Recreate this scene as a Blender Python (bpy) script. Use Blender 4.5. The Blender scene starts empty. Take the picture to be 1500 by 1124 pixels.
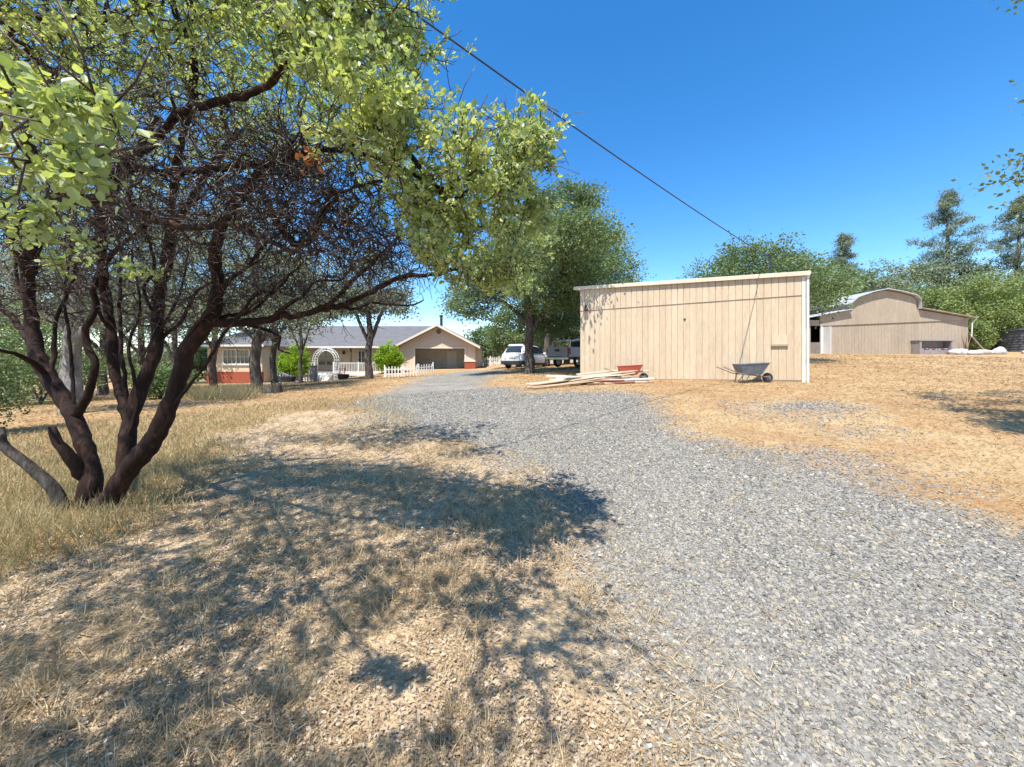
import bpy, bmesh, math, random
import numpy as np
from mathutils import Vector, Matrix

# ---------------------------------------------------------------- camera, world, sun, exposure
SC = bpy.context.scene
COL = SC.collection
F = 563.0          # focal length in photograph pixels (1500 wide)
HY = 527.0         # horizon row
EYE = 1.5
cam_d = bpy.data.cameras.new("camera")
cam = bpy.data.objects.new("camera", cam_d); COL.objects.link(cam)
cam_d.sensor_width = 36.0
cam_d.lens = 36.0 * F / 1500.0
cam_d.shift_y = -(562.0 - HY) / 1500.0
cam_d.clip_start = 0.03
cam_d.clip_end = 3000
cam.location = (0, 0, EYE)
cam.rotation_euler = (math.radians(90), 0, 0)
SC.camera = cam

SUN_EL, SUN_X, SUN_Y = 62.5, -0.45, -0.893
SUN_EXPOSE = 0.76
world = bpy.data.worlds.new("World"); SC.world = world
world.use_nodes = True
wn = world.node_tree.nodes; wl = world.node_tree.links
bg = wn["Background"]
sky = wn.new("ShaderNodeTexSky"); sky.sky_type = 'NISHITA'; sky.sun_disc = False
sky.sun_elevation = math.radians(SUN_EL)
sky.sun_rotation = math.atan2(SUN_X, SUN_Y)
sky.altitude = 300; sky.air_density = 1.0; sky.dust_density = 0.25; sky.ozone_density = 2.2
hs = wn.new("ShaderNodeHueSaturation"); hs.inputs["Saturation"].default_value = 1.36; hs.inputs["Hue"].default_value = 0.501; hs.inputs["Value"].default_value = 1.62
wl.new(sky.outputs[0], hs.inputs["Color"]); wl.new(hs.outputs[0], bg.inputs[0])
bg.inputs[1].default_value = 0.10
sun_d = bpy.data.lights.new("sun", 'SUN'); sun = bpy.data.objects.new("sun", sun_d); COL.objects.link(sun)
sun_d.energy = 5.0; sun_d.angle = math.radians(0.53); sun_d.color = (1.0, 0.945, 0.86)
_d = Vector((SUN_X, SUN_Y, 0)).normalized() * math.cos(math.radians(SUN_EL)) + Vector((0, 0, math.sin(math.radians(SUN_EL))))
sun.rotation_euler = (-_d).to_track_quat('-Z', 'Y').to_euler()
sun.location = (0, -10, 40)
SC.view_settings.view_transform = 'Standard'; SC.view_settings.look = 'None'
SC.view_settings.exposure = SUN_EXPOSE; SC.view_settings.gamma = 1.0; SC.view_settings.use_curve_mapping = False
SC.render.engine = 'CYCLES'
SC.cycles.max_bounces = 6; SC.cycles.diffuse_bounces = 3; SC.cycles.glossy_bounces = 2
SC.cycles.transmission_bounces = 4; SC.cycles.transparent_max_bounces = 8
SC.cycles.use_denoising = True
SC.cycles.sample_clamp_indirect = 6.0

R = np.random.default_rng(7)
rnd = random.Random(11)

def P3(px, py, Y):
    """world point that the photograph shows at (px, py), Y metres ahead"""
    return np.array([(px - 750.0) / F * Y, Y, EYE + (HY - py) / F * Y])

# ---------------------------------------------------------------- terrain
CP = np.array([
    (0, 0, 0), (0, 2, 0), (-2, 1, 0), (2, 1, 0), (5, 1.5, .12), (0, -6, -.15), (9, -5, .3), (-9, -5, -.4),
    (9.09, 11.9, .80), (2.71, 15.25, .69), (7.5, 11.6, .76), (6.2, 6.0, .42), (1.2, 7.0, .22), (3.2, 10.5, .58), (10, 6, .5),
    (-5, 12, .16), (-4.3, 4.0, -.08), (-9, 4, -.2), (-14, 12, -.2), (-12, 18, -.07), (-10.4, 26.5, .12), (1, 21, .74),
    (-7, 40, .46), (-12, 39, .38), (-.5, 27, .80), (3.4, 24, .9), (-17.5, 37.6, -.5), (-24, 33, -.65), (-9, 33, .0), (-4, 30, .42),
    (21, 28, 1.9), (27, 28, 1.9), (33.5, 28, 1.9), (15.3, 20, 1.32), (22, 18, 1.3), (24, 9, .9), (30, 45, 2.3), (0, 62, .7), (-30, 60, -.8), (-30, 10, -.9),
    (45, 30, 2.2), (-45, 35, -1.2), (40, 5, 1.4), (0, -40, -.6), (55, 65, 2.4), (12, 40, 1.6)], float)
def _phi(r2): return r2 * np.log(r2 + 1e-9) * .5
def _fit():
    n = len(CP); X = CP[:, :2] / 20.0
    d2 = ((X[:, None] - X[None]) ** 2).sum(-1)
    A = np.zeros((n + 3, n + 3)); A[:n, :n] = _phi(d2) + np.eye(n) * 2e-4
    A[:n, n] = 1; A[:n, n + 1:] = X; A[n, :n] = 1; A[n + 1:, :n] = X.T
    b = np.zeros(n + 3); b[:n] = CP[:, 2]
    return np.linalg.solve(A, b), X
_W, _CX = _fit()
def terr(x, y):
    """smooth height of the ground; flattens out far away"""
    x = np.atleast_1d(np.asarray(x, float)); y = np.atleast_1d(np.asarray(y, float))
    r = np.hypot(x, y - 25); k = np.minimum(1.0, 55.0 / np.maximum(r, 1e-6))
    q = np.stack([x * k, (y - 25) * k + 25], -1) / 20.0
    out = np.empty(len(q))
    for i in range(0, len(q), 20000):
        qq = q[i:i + 20000]
        d2 = ((qq[:, None] - _CX[None]) ** 2).sum(-1)
        out[i:i + 20000] = _phi(d2) @ _W[:len(CP)] + _W[len(CP)] + qq @ _W[len(CP) + 1:]
    return out
def micro(x, y):
    r = np.hypot(x, y); a = np.exp(-r / 40.0)
    return a * (.018 * np.sin(1.7 * x + .6 * y + 1) * np.sin(1.3 * y - .7 * x) + .010 * np.sin(5.1 * x + 2.2 * y) * np.sin(4.3 * y - 1.9 * x + 2)
                + .005 * np.sin(13 * x - 4 * y) * np.sin(11 * y + 5 * x))
def gz(x, y): return terr(x, y) + micro(np.atleast_1d(x), np.atleast_1d(y))
def gz1(x, y): return float(gz(np.array([x]), np.array([y]))[0])
def ground_at(px, py):
    """ground point seen at a photograph pixel"""
    t = np.geomspace(.3, 90, 700)
    x = (px - 750) / F * t; z = EYE + (HY - py) / F * t
    s = z - terr(x, t)
    k = np.argmax(s < 0) if (s < 0).any() else len(t) - 1
    if k > 0 and s[k] < 0:
        f = s[k - 1] / (s[k - 1] - s[k]); tt = t[k - 1] + f * (t[k] - t[k - 1])
    else: tt = t[k]
    return np.array([(px - 750) / F * tt, tt])

# ---------------------------------------------------------------- mesh helpers
def link(o, parent=None):
    COL.objects.link(o)
    if parent is not None: o.parent = parent
    return o
def tag(o, label=None, cat=None, group=None, kind=None):
    if label: o["label"] = label
    if cat: o["category"] = cat
    if group: o["group"] = group
    o["kind"] = kind or "thing"
    return o
def empty(name, loc=(0, 0, 0), rz=0.0, parent=None):
    o = bpy.data.objects.new(name, None); o.location = loc; o.rotation_euler = (0, 0, rz)
    o.empty_display_size = .2
    return link(o, parent)
class MB:
    """collects vertices / faces (numpy) into one mesh object"""
    def __init__(s): s.v = []; s.l = []; s.t = []; s.n = 0; s.a = []
    def add(s, v, faces=None, loops=None, tot=None, a=None):
        v = np.asarray(v, float).reshape(-1, 3)
        if loops is None:
            loops = np.concatenate([np.asarray(f, int) for f in faces]); tot = np.array([len(f) for f in faces])
        s.v.append(v); s.l.append(np.asarray(loops) + s.n); s.t.append(np.asarray(tot)); s.n += len(v)
        s.a.append(np.full(len(v), .5) if a is None else np.broadcast_to(np.asarray(a, float), (len(v),)))
        return s
    def box(s, c, d, rz=0.0, a=None, M=None):
        x, y, z = (np.array(d) / 2.0)
        p = np.array([(-x, -y, -z), (x, -y, -z), (x, y, -z), (-x, y, -z), (-x, -y, z), (x, -y, z), (x, y, z), (-x, y, z)])
        if M is not None: p = p @ np.array(M).T
        elif rz:
            cr, sr = math.cos(rz), math.sin(rz); p = p @ np.array([(cr, sr, 0), (-sr, cr, 0), (0, 0, 1)])
        return s.add(p + np.array(c), [(0, 3, 2, 1), (4, 5, 6, 7), (0, 1, 5, 4), (1, 2, 6, 5), (2, 3, 7, 6), (3, 0, 4, 7)], a=a)
    def bx(s, x0, x1, y0, y1, z0, z1, a=None):
        return s.box(((x0 + x1) / 2, (y0 + y1) / 2, (z0 + z1) / 2), (abs(x1 - x0), abs(y1 - y0), abs(z1 - z0)), a=a)
    def bar(s, p, q, w, h, a=None):
        """box of section w x h from p to q"""
        p = np.array(p, float); q = np.array(q, float); d = q - p; L = np.linalg.norm(d); d = d / L
        up = np.array([0, 0, 1.0]) if abs(d[2]) < .95 else np.array([1.0, 0, 0])
        sd = np.cross(d, up); sd /= np.linalg.norm(sd); up = np.cross(sd, d)
        return s.box((p + q) / 2, (L, w, h), M=np.stack([d, sd, up], 1), a=a)
    def prism(s, poly, axis, t0, t1, a=None):
        """polygon (2D list) extruded along axis ('x','y','z') between t0 and t1"""
        n = len(poly); lo = []; hi = []
        for (u, w) in poly:
            for t, L in ((t0, lo), (t1, hi)):
                L.append({'x': (t, u, w), 'y': (u, t, w), 'z': (u, w, t)}[axis])
        f = [tuple(range(n))[::-1], tuple(range(n, 2 * n))] + [(i, (i + 1) % n, n + (i + 1) % n, n + i) for i in range(n)]
        return s.add(lo + hi, f, a=a)
    def tube(s, pts, rad, sides=8, cap=True, a=None):
        pts = np.asarray(pts, float); n = len(pts); rad = np.broadcast_to(np.asarray(rad, float), (n,))
        T = np.gradient(pts, axis=0); T /= (np.linalg.norm(T, axis=1, keepdims=True) + 1e-12)
        m = T.mean(0); ref = np.eye(3)[np.argmin(np.abs(m))]
        U = np.cross(T, ref); U /= (np.linalg.norm(U, axis=1, keepdims=True) + 1e-12); W = np.cross(T, U)
        an = np.arange(sides) * 2 * math.pi / sides
        v = pts[:, None] + rad[:, None, None] * (np.cos(an)[None, :, None] * U[:, None] + np.sin(an)[None, :, None] * W[:, None])
        i = np.arange(n - 1)[:, None] * sides; j = np.arange(sides)[None]; j2 = (j + 1) % sides
        q = np.stack([i + j, i + j2, i + sides + j2, i + sides + j], -1).reshape(-1)
        tot = np.full((n - 1) * sides, 4)
        if cap:
            q = np.concatenate([q, np.arange(sides)[::-1], (n - 1) * sides + np.arange(sides)]); tot = np.concatenate([tot, [sides, sides]])
        return s.add(v.reshape(-1, 3), loops=q, tot=tot, a=a)
    def repl(s, tv, tf, P, A, S, a=None):
        """template (tv, tf) copied at P with frames A (N,3,3 rows = axes) and scales S (N,) or (N,3)"""
        tv = np.asarray(tv, float); N = len(P); S = np.asarray(S, float)
        if S.ndim == 1: S = np.repeat(S[:, None], 3, 1)
        v = np.einsum('nki,nij->nkj', tv[None] * S[:, None, :], A) + P[:, None]
        L = np.concatenate([np.asarray(f) for f in tf]); T = np.array([len(f) for f in tf])
        L = (L[None] + (np.arange(N) * len(tv))[:, None]).reshape(-1)
        s.v.append(v.reshape(-1, 3)); s.l.append(L + s.n); s.t.append(np.tile(T, N)); s.n += N * len(tv)
        s.a.append(np.repeat(np.full(N, .5) if a is None else a, len(tv)))
        return s
    def mesh(s, name, mat=None, smooth=False):
        me = bpy.data.meshes.new(name)
        v = np.concatenate(s.v); l = np.concatenate(s.l).astype(np.int32); t = np.concatenate(s.t).astype(np.int32)
        me.vertices.add(len(v)); me.vertices.foreach_set("co", v.astype(np.float32).ravel())
        me.loops.add(len(l)); me.loops.foreach_set("vertex_index", l)
        me.polygons.add(len(t)); st = np.zeros(len(t), np.int32); st[1:] = np.cumsum(t)[:-1]
        me.polygons.foreach_set("loop_start", st); me.polygons.foreach_set("loop_total", t)
        at = me.attributes.new("rnd", 'FLOAT', 'POINT'); at.data.foreach_set("value", np.concatenate(s.a).astype(np.float32))
        me.update(calc_edges=True)
        me.polygons.foreach_set("use_smooth", np.full(len(t), smooth))
        if mat: me.materials.append(mat)
        return me
    def build(s, name, mat=None, parent=None, smooth=False, bevel=0.0):
        o = bpy.data.objects.new(name, s.mesh(name, mat, smooth)); link(o, parent)
        if bevel:
            m = o.modifiers.new("edge", 'BEVEL'); m.width = bevel; m.segments = 2; m.limit_method = 'ANGLE'; m.angle_limit = math.radians(40)
        return o
def frames(d, n):
    """frames with x along d and z near n"""
    d = d / (np.linalg.norm(d, axis=1, keepdims=True) + 1e-9)
    y = np.cross(n, d); y /= (np.linalg.norm(y, axis=1, keepdims=True) + 1e-9)
    z = np.cross(d, y)
    return np.stack([d, y, z], 1)
def unit(v): return v / (np.linalg.norm(v, axis=-1, keepdims=True) + 1e-9)

# ---------------------------------------------------------------- materials
def nt(name):
    m = bpy.data.materials.new(name); m.use_nodes = True
    N = m.node_tree.nodes; L = m.node_tree.links
    return m, N, L, N["Principled BSDF"]
def ramp(N, stops, interp='LINEAR'):
    r = N.new("ShaderNodeValToRGB"); e = r.color_ramp.elements; r.color_ramp.interpolation = interp
    while len(e) < len(stops): e.new(.5)
    for x, (p, c) in zip(e, stops): x.position = p; x.color = (*c, 1)
    return r
def noise(N, L, scale, detail=4, rough=.55, coord=None, dist=0.0):
    n = N.new("ShaderNodeTexNoise"); n.inputs["Scale"].default_value = scale; n.inputs["Detail"].default_value = detail
    n.inputs["Roughness"].default_value = rough; n.inputs["Distortion"].default_value = dist
    if coord is not None: L.new(coord, n.inputs["Vector"])
    return n
def mixc(N, L, fac, a, b, mode='MIX'):
    m = N.new("ShaderNodeMix"); m.data_type = 'RGBA'; m.blend_type = mode
    for sock, v in ((m.inputs[0], fac), (m.inputs[6], a), (m.inputs[7], b)):
        if hasattr(v, "is_output") or hasattr(v, "links"): L.new(v, sock)
        elif isinstance(v, (int, float)): sock.default_value = v
        else: sock.default_value = (*v, 1)
    return m.outputs[2]
def math_(N, L, op, a, b=None, clamp=False):
    m = N.new("ShaderNodeMath"); m.operation = op; m.use_clamp = clamp
    for s, v in ((m.inputs[0], a), (m.inputs[1], b)):
        if v is None: continue
        if hasattr(v, "links"): L.new(v, s)
        else: s.default_value = v
    return m.outputs[0]
def paint(name, col, col2=None, rough=.6, scale=3.0, bump=.0, bscale=60, metal=0.0, spec=.5, grain=None):
    """weathered surface: col mottled towards col2, fine bump; grain stretches the pattern along an axis (x,y,z scale)"""
    m, N, L, b = nt(name)
    tc = N.new("ShaderNodeTexCoord"); co = tc.outputs["Object"]
    if grain:
        mp = N.new("ShaderNodeMapping"); mp.inputs["Scale"].default_value = grain; L.new(co, mp.inputs[0]); co = mp.outputs[0]
    col2 = col2 or tuple(c * .72 for c in col)
    n = noise(N, L, scale, 6, .65, co); r = ramp(N, [(.35, col), (.72, col2)]); L.new(n.outputs[0], r.inputs[0])
    n2 = noise(N, L, scale * 9, 3, .6, co); r2 = ramp(N, [(.25, (.86, .86, .86)), (.75, (1.1, 1.1, 1.1))]); L.new(n2.outputs[0], r2.inputs[0])
    at = N.new("ShaderNodeAttribute"); at.attribute_name = "rnd"
    ra = ramp(N, [(0, (.8, .8, .8)), (.5, (1, 1, 1)), (1, (1.18, 1.18, 1.18))]); L.new(at.outputs["Fac"], ra.inputs[0])
    c = mixc(N, L, 1.0, r.outputs[0], r2.outputs[0], 'MULTIPLY'); c = mixc(N, L, 1.0, c, ra.outputs[0], 'MULTIPLY')
    L.new(c, b.inputs["Base Color"]); b.inputs["Roughness"].default_value = rough; b.inputs["Metallic"].default_value = metal
    b.inputs["Specular IOR Level"].default_value = spec
    if bump:
        nb = noise(N, L, bscale, 4, .6, co); bp = N.new("ShaderNodeBump"); bp.inputs["Strength"].default_value = bump; bp.inputs["Distance"].default_value = .02
        L.new(nb.outputs[0], bp.inputs["Height"]); L.new(bp.outputs[0], b.inputs["Normal"])
    return m
def leafmat(name, stops, trans=.35, rough=.5, clump=1.2, spec=.35, tcol=(1.25, 1.3, .5)):
    """leaf: colour by the leaf's own random value and by clump, light shines through"""
    m, N, L, b = nt(name)
    at = N.new("ShaderNodeAttribute"); at.attribute_name = "rnd"
    g = N.new("ShaderNodeNewGeometry"); n = noise(N, L, clump, 2, .5, g.outputs["Position"])
    f = math_(N, L, 'ADD', math_(N, L, 'MULTIPLY', at.outputs["Fac"], .65), math_(N, L, 'MULTIPLY', n.outputs[0], .5))
    f = math_(N, L, 'SUBTRACT', f, .08, True)
    r = ramp(N, stops); L.new(f, r.inputs[0])
    L.new(r.outputs[0], b.inputs["Base Color"]); b.inputs["Roughness"].default_value = rough; b.inputs["Specular IOR Level"].default_value = spec
    t = N.new("ShaderNodeBsdfTranslucent"); L.new(mixc(N, L, 1.0, r.outputs[0], tcol, 'MULTIPLY'), t.inputs[0])
    mx = N.new("ShaderNodeMixShader"); mx.inputs[0].default_value = trans
    L.new(b.outputs[0], mx.inputs[1]); L.new(t.outputs[0], mx.inputs[2])
    L.new(mx.outputs[0], N["Material Output"].inputs[0])
    return m
def glassmat(name, col=(.03, .04, .05), rough=.05):
    m, N, L, b = nt(name); b.inputs["Base Color"].default_value = (*col, 1); b.inputs["Roughness"].default_value = rough
    b.inputs["Specular IOR Level"].default_value = .7
    return m
# ---------------------------------------------------------------- ground, driveway
def wp(L):
    """list of photograph pixels ('w', x, y for world points) -> world XY polygon"""
    return np.array([ground_at(*p) if p[0] != 'w' else p[1:] for p in L], float)
def sdf(poly, x, y):
    """signed distance to a polygon, > 0 inside"""
    p = np.stack([x, y], -1); d = np.full(len(x), 1e9); ins = np.zeros(len(x), bool); n = len(poly)
    for i in range(n):
        a = poly[i]; b = poly[(i + 1) % n]; e = b - a; w = p - a
        t = np.clip((w @ e) / (e @ e + 1e-12), 0, 1); d = np.minimum(d, ((w - t[:, None] * e) ** 2).sum(1))
        c = (a[1] <= p[:, 1]) != (b[1] <= p[:, 1])
        if abs(e[1]) > 1e-12: ins ^= c & (p[:, 0] < a[0] + (p[:, 1] - a[1]) / e[1] * e[0])
    return np.where(ins, 1, -1) * np.sqrt(d)
DRIVE = wp([('w', 1.25, -.3), (1090, 1124), (1010, 1010), (945, 900), (880, 810), (850, 740), (790, 690), (700, 652), (625, 632), (560, 612), (530, 594), (560, 576), (600, 562), (640, 549),
            (690, 543), (735, 542), (728, 552), (705, 562), (770, 577), (850, 574), (925, 578), (955, 592), (975, 622), (1020, 643), (1080, 662), (1170, 680), (1270, 708), (1380, 742), (1500, 790), ('w', 5.2, 1.6), ('w', 8.5, -1.2), ('w', 12, -7), ('w', 4, -9)])
PATCHES = [wp([(1085, 598), (1150, 588), (1230, 592), (1250, 602), (1190, 616), (1120, 610)]), wp([(1220, 632), (1265, 628), (1280, 638), (1235, 642)]),
           wp([(1150, 668), (1240, 662), (1310, 690), (1400, 715), (1330, 725), (1220, 695)])]
LITTER = wp([('w', -7, -.5), (-200, 900), (0, 850), (190, 770), (300, 700), (330, 640), (420, 605), (520, 600), (620, 636), (700, 655), (790, 692), (850, 742), (880, 810), (945, 900), (1010, 1010), (1090, 1124), ('w', 1.25, -.3), ('w', 0, -4)])
BARE = [wp([(520, 930), (600, 900), (640, 960), (610, 1060), (530, 1124), (500, 1040)]), wp([(700, 900), (800, 860), (930, 960), (980, 1080), (900, 1120), (760, 1040)])]
BRUSH = wp([(255, 570), (300, 564), (372, 568), (380, 576), (365, 586), (300, 587), (240, 582)])
def sm(d, w): return np.clip(.5 + d / w, 0, 1)
def masks(x, y):
    r = np.hypot(x, y)
    wob = .16 * np.sin(2.3 * x + 1.1 * y) * np.sin(1.9 * y - .8 * x + 1) + .08 * np.sin(6.1 * x - 2 * y) * np.sin(5.2 * y + 2.7 * x)
    s = wob * (.5 + .12 * r)
    g = sm(sdf(DRIVE, x, y) + s, 1.0 + .11 * r)
    for p in PATCHES: g = np.maximum(g, .72 * sm(sdf(p, x, y) + s, .8 + .14 * r))
    l = sm(sdf(LITTER, x, y) + s, .6 + .08 * r)
    b = np.zeros_like(g)
    for p in BARE: b = np.maximum(b, sm(sdf(p, x, y) + s * .6, .4))
    return g, l, b
def build_ground():
    ra = np.concatenate([np.geomspace(.35, 120, 420), np.geomspace(140, 2500, 14)])
    na = 540
    an = np.linspace(0, 2 * math.pi, na, endpoint=False)
    # finer steps in the half the photograph looks at
    an = an - .42 * np.sin(an) * 1.0
    x = (ra[:, None] * np.sin(an)[None]).ravel(); y = (ra[:, None] * np.cos(an)[None]).ravel()
    x = np.append(x, 0); y = np.append(y, 0)
    z = gz(x, y)
    g, l, b = masks(x, y)
    n = len(ra); i = np.arange(n - 1)[:, None] * na; j = np.arange(na)[None]; j2 = (j + 1) % na
    q = np.stack([i + j, i + na + j, i + na + j2, i + j2], -1).reshape(-1, 4)
    c = len(x) - 1
    cen = np.stack([np.full(na, c), np.arange(na), (np.arange(na) + 1) % na], -1)
    V = np.stack([x, y, z], -1)
    gm = ground_material()
    isd = sdf(DRIVE, x[q].mean(1), y[q].mean(1)) > 0
    def make(name, quads, tris):
        loops = np.concatenate([quads.ravel(), tris.ravel()]); tot = np.concatenate([np.full(len(quads), 4), np.full(len(tris), 3)])
        used, inv = np.unique(loops, return_inverse=True)
        m = MB(); m.add(V[used], loops=inv, tot=tot)
        o = m.build(name, gm, smooth=True)
        for nm, arr in (("gravel", g), ("litter", l), ("bare", b)):
            at = o.data.attributes.new(nm, 'FLOAT', 'POINT'); at.data.foreach_set("value", arr[used].astype(np.float32))
        return o
    # (winding: rings run outward, angle clockwise -> normals up)
    tag(make("ground", q[~isd][:, ::-1], cen), kind="structure")
    tag(make("driveway", q[isd][:, ::-1], np.zeros((0, 3), int)), kind="structure")
def ground_material():
    m, N, L, b = nt("ground")
    g = N.new("ShaderNodeNewGeometry"); pos = g.outputs["Position"]
    def attr(nm):
        a = N.new("ShaderNodeAttribute"); a.attribute_name = nm; return a.outputs["Fac"]
    nb = noise(N, L, 1.3, 5, .6, pos); nf = noise(N, L, 22, 5, .7, pos); nl = noise(N, L, .22, 3, .5, pos); nm_ = noise(N, L, 6, 5, .65, pos)
    # mown golden dry grass: straw, orange and brown patches
    gold = ramp(N, [(.30, (.46, .35, .20)), (.46, (.43, .305, .165)), (.58, (.40, .25, .125)), (.72, (.34, .27, .19))]); L.new(nb.outputs[0], gold.inputs[0])
    gold2 = ramp(N, [(.38, (1.08, 1.08, 1.05)), (.62, (.92, .86, .80))]); L.new(nl.outputs[0], gold2.inputs[0])
    cg = mixc(N, L, 1, gold.outputs[0], gold2.outputs[0], 'MULTIPLY')
    ff = ramp(N, [(.25, (.62, .59, .55)), (.5, (1, 1, 1)), (.75, (1.2, 1.19, 1.16))]); L.new(nf.outputs[0], ff.inputs[0])
    # leaf litter and thin straw over soil
    lit = ramp(N, [(.3, (.27, .19, .115)), (.5, (.45, .335, .21)), (.7, (.57, .43, .275))]); L.new(nm_.outputs[0], lit.inputs[0])
    bare = ramp(N, [(.3, (.44, .32, .19)), (.7, (.58, .44, .28))]); L.new(nm_.outputs[0], bare.inputs[0])
    # blue grey gravel
    vo = N.new("ShaderNodeTexVoronoi"); vo.inputs["Scale"].default_value = 52; L.new(pos, vo.inputs["Vector"])
    vs = N.new("ShaderNodeSeparateColor"); L.new(vo.outputs["Color"], vs.inputs[0])
    gr = ramp(N, [(.0, (.14, .13, .115)), (.35, (.23, .215, .19)), (.7, (.295, .278, .245)), (1, (.41, .385, .34))]); L.new(vs.outputs[0], gr.inputs[0])
    vd = ramp(N, [(.0, (1.08, 1.08, 1.08)), (.55, (.9, .9, .9)), (.9, (.42, .42, .42))]); L.new(vo.outputs["Distance"], vd.inputs[0])
    cgr = mixc(N, L, 1, gr.outputs[0], vd.outputs[0], 'MULTIPLY')
    dust = ramp(N, [(.42, (0, 0, 0)), (.70, (.6, .6, .6))]); L.new(nb.outputs[0], dust.inputs[0])
    cgr = mixc(N, L, dust.outputs[0], cgr, (.40, .355, .28))
    wob = math_(N, L, 'MULTIPLY', math_(N, L, 'SUBTRACT', nm_.outputs[0], .5), .9)
    wob2 = math_(N, L, 'MULTIPLY', math_(N, L, 'SUBTRACT', nf.outputs[0], .5), 1.1)
    def edge(a):
        s = math_(N, L, 'ADD', math_(N, L, 'ADD', a, wob), wob2)
        r = ramp(N, [(.36, (0, 0, 0)), (.64, (1, 1, 1))]); L.new(s, r.inputs[0]); return r.outputs[0]
    c = mixc(N, L, edge(attr("litter")), cg, lit.outputs[0])
    c = mixc(N, L, edge(attr("bare")), c, bare.outputs[0])
    c = mixc(N, L, 1, c, ff.outputs[0], 'MULTIPLY')
    eg = edge(attr("gravel"))
    c = mixc(N, L, eg, c, cgr)
    L.new(c, b.inputs["Base Color"]); b.inputs["Roughness"].default_value = .95; b.inputs["Specular IOR Level"].default_value = .15
    bp = N.new("ShaderNodeBump"); bp.inputs["Strength"].default_value = .8; bp.inputs["Distance"].default_value = .03
    h = math_(N, L, 'ADD', math_(N, L, 'MULTIPLY', vo.outputs["Distance"], -.6), nf.outputs[0]); L.new(h, bp.inputs["Height"])
    L.new(bp.outputs[0], b.inputs["Normal"])
    return m
build_ground()

# ---------------------------------------------------------------- scatter on the ground (nobody could count it)
def sample(n, r0, r1, a0=-66, a1=66, pw=1.0):
    """points with a density falling with distance; returns x, y"""
    u = R.random(n); r = r0 * (r1 / r0) ** (u ** pw); a = np.radians(R.uniform(a0, a1, n))
    return r * np.sin(a), r * np.cos(a)
ICO = None
def ico():
    bm = bmesh.new(); bmesh.ops.create_icosphere(bm, subdivisions=1, radius=1)
    v = np.array([x.co[:] for x in bm.verts]); f = [tuple(y.index for y in x.verts) for x in bm.faces]; bm.free(); return v, f
def stones():
    m, N, L, b = nt("gravel_stone")
    at = N.new("ShaderNodeAttribute"); at.attribute_name = "rnd"
    r = ramp(N, [(0, (.125, .115, .105)), (.2, (.205, .192, .172)), (.4, (.238, .236, .204)), (.55, (.272, .25, .228)), (.72, (.308, .291, .25)), (.86, (.34, .29, .20)), (.95, (.385, .357, .30)), (1, (.46, .435, .375))]); L.new(at.outputs["Fac"], r.inputs[0])
    g = N.new("ShaderNodeNewGeometry"); n = noise(N, L, 90, 3, .6, g.outputs["Position"]); rr = ramp(N, [(.3, (.82, .82, .82)), (.7, (1.12, 1.12, 1.12))]); L.new(n.outputs[0], rr.inputs[0])
    L.new(mixc(N, L, 1, r.outputs[0], rr.outputs[0], 'MULTIPLY'), b.inputs["Base Color"]); b.inputs["Roughness"].default_value = .85; b.inputs["Specular IOR Level"].default_value = .25
    tv = np.array([(-1, -1, -1), (1, -1, -1), (1, 1, -1), (-1, 1, -1), (-1, -1, 1), (1, -1, 1), (1, 1, 1), (-1, 1, 1)], float) * .72
    tf = [(0, 3, 2, 1), (4, 5, 6, 7), (0, 1, 5, 4), (1, 2, 6, 5), (2, 3, 7, 6), (3, 0, 4, 7)]; mb = MB()
    x, y = sample(560000, .9, 14, -36, 60, .88)
    g_, l_, b_ = masks(x, y)
    keep = R.random(len(x)) < np.clip((g_ - .10) * 1.25, 0.0, .92) * np.clip(.8 + .3 * np.sin(.9 * x + .5 * y) * np.sin(.7 * y - .4 * x + 2), .4, 1)
    x, y = x[keep], y[keep]; N_ = len(x); r_ = np.hypot(x, y)
    k = R.integers(0, 8, N_)
    size = (.0036 + .0056 * R.random(N_) ** 2.4) * (1 + .13 * np.minimum(r_, 14))
    for t in range(8):
        s = k == t; n = s.sum()
        v = (tv + .30 * R.standard_normal(tv.shape)) * np.array([1.25, .9, .5])
        d = unit(np.stack([R.standard_normal(n), R.standard_normal(n), .25 * R.standard_normal(n)], -1))
        up = unit(np.array([0, 0, 1.0]) + .35 * R.standard_normal((n, 3)))
        P = np.stack([x[s], y[s], gz(x[s], y[s]) + size[s] * .12], -1)
        mb.repl(v, tf, P, frames(d, up), size[s] * R.uniform(.75, 1.25, n), R.random(n))
    tag(mb.build("gravel", m, smooth=False), "loose blue grey gravel covering the driveway", "gravel", kind="stuff")
stones()
BLADE_V = [(0, -.5, 0), (0, .5, 0), (.5, .36, .03), (.5, -.36, .03), (1, 0, -.06)]
BLADE_F = [(0, 1, 2, 3), (3, 2, 4)]
def blades(mb, x, y, length, width, lean=.5, a=None, lift=0.0):
    n = len(x); az = R.uniform(0, 2 * math.pi, n); ln = np.clip(np.abs(R.normal(lean, .3, n)), 0, 1.45)
    d = np.stack([np.cos(az) * np.sin(ln), np.sin(az) * np.sin(ln), np.cos(ln)], -1)
    nrm = np.stack([np.cos(az + R.normal(0, .8, n)), np.sin(az + R.normal(0, .8, n)), .3 * np.ones(n)], -1)
    P = np.stack([x, y, gz(x, y) + lift], -1)
    L_ = length * R.uniform(.5, 1.3, n); S = np.stack([L_, width * np.ones(n), L_], -1)
    mb.repl(BLADE_V, BLADE_F, P, frames(d, nrm), S, R.random(n) if a is None else a)
def clumped(x, y, k, spread):
    n = len(x); rr = np.repeat(np.arange(n), k)
    return x[rr] + R.normal(0, 1, n * k) * spread, y[rr] + R.normal(0, 1, n * k) * spread
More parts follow.
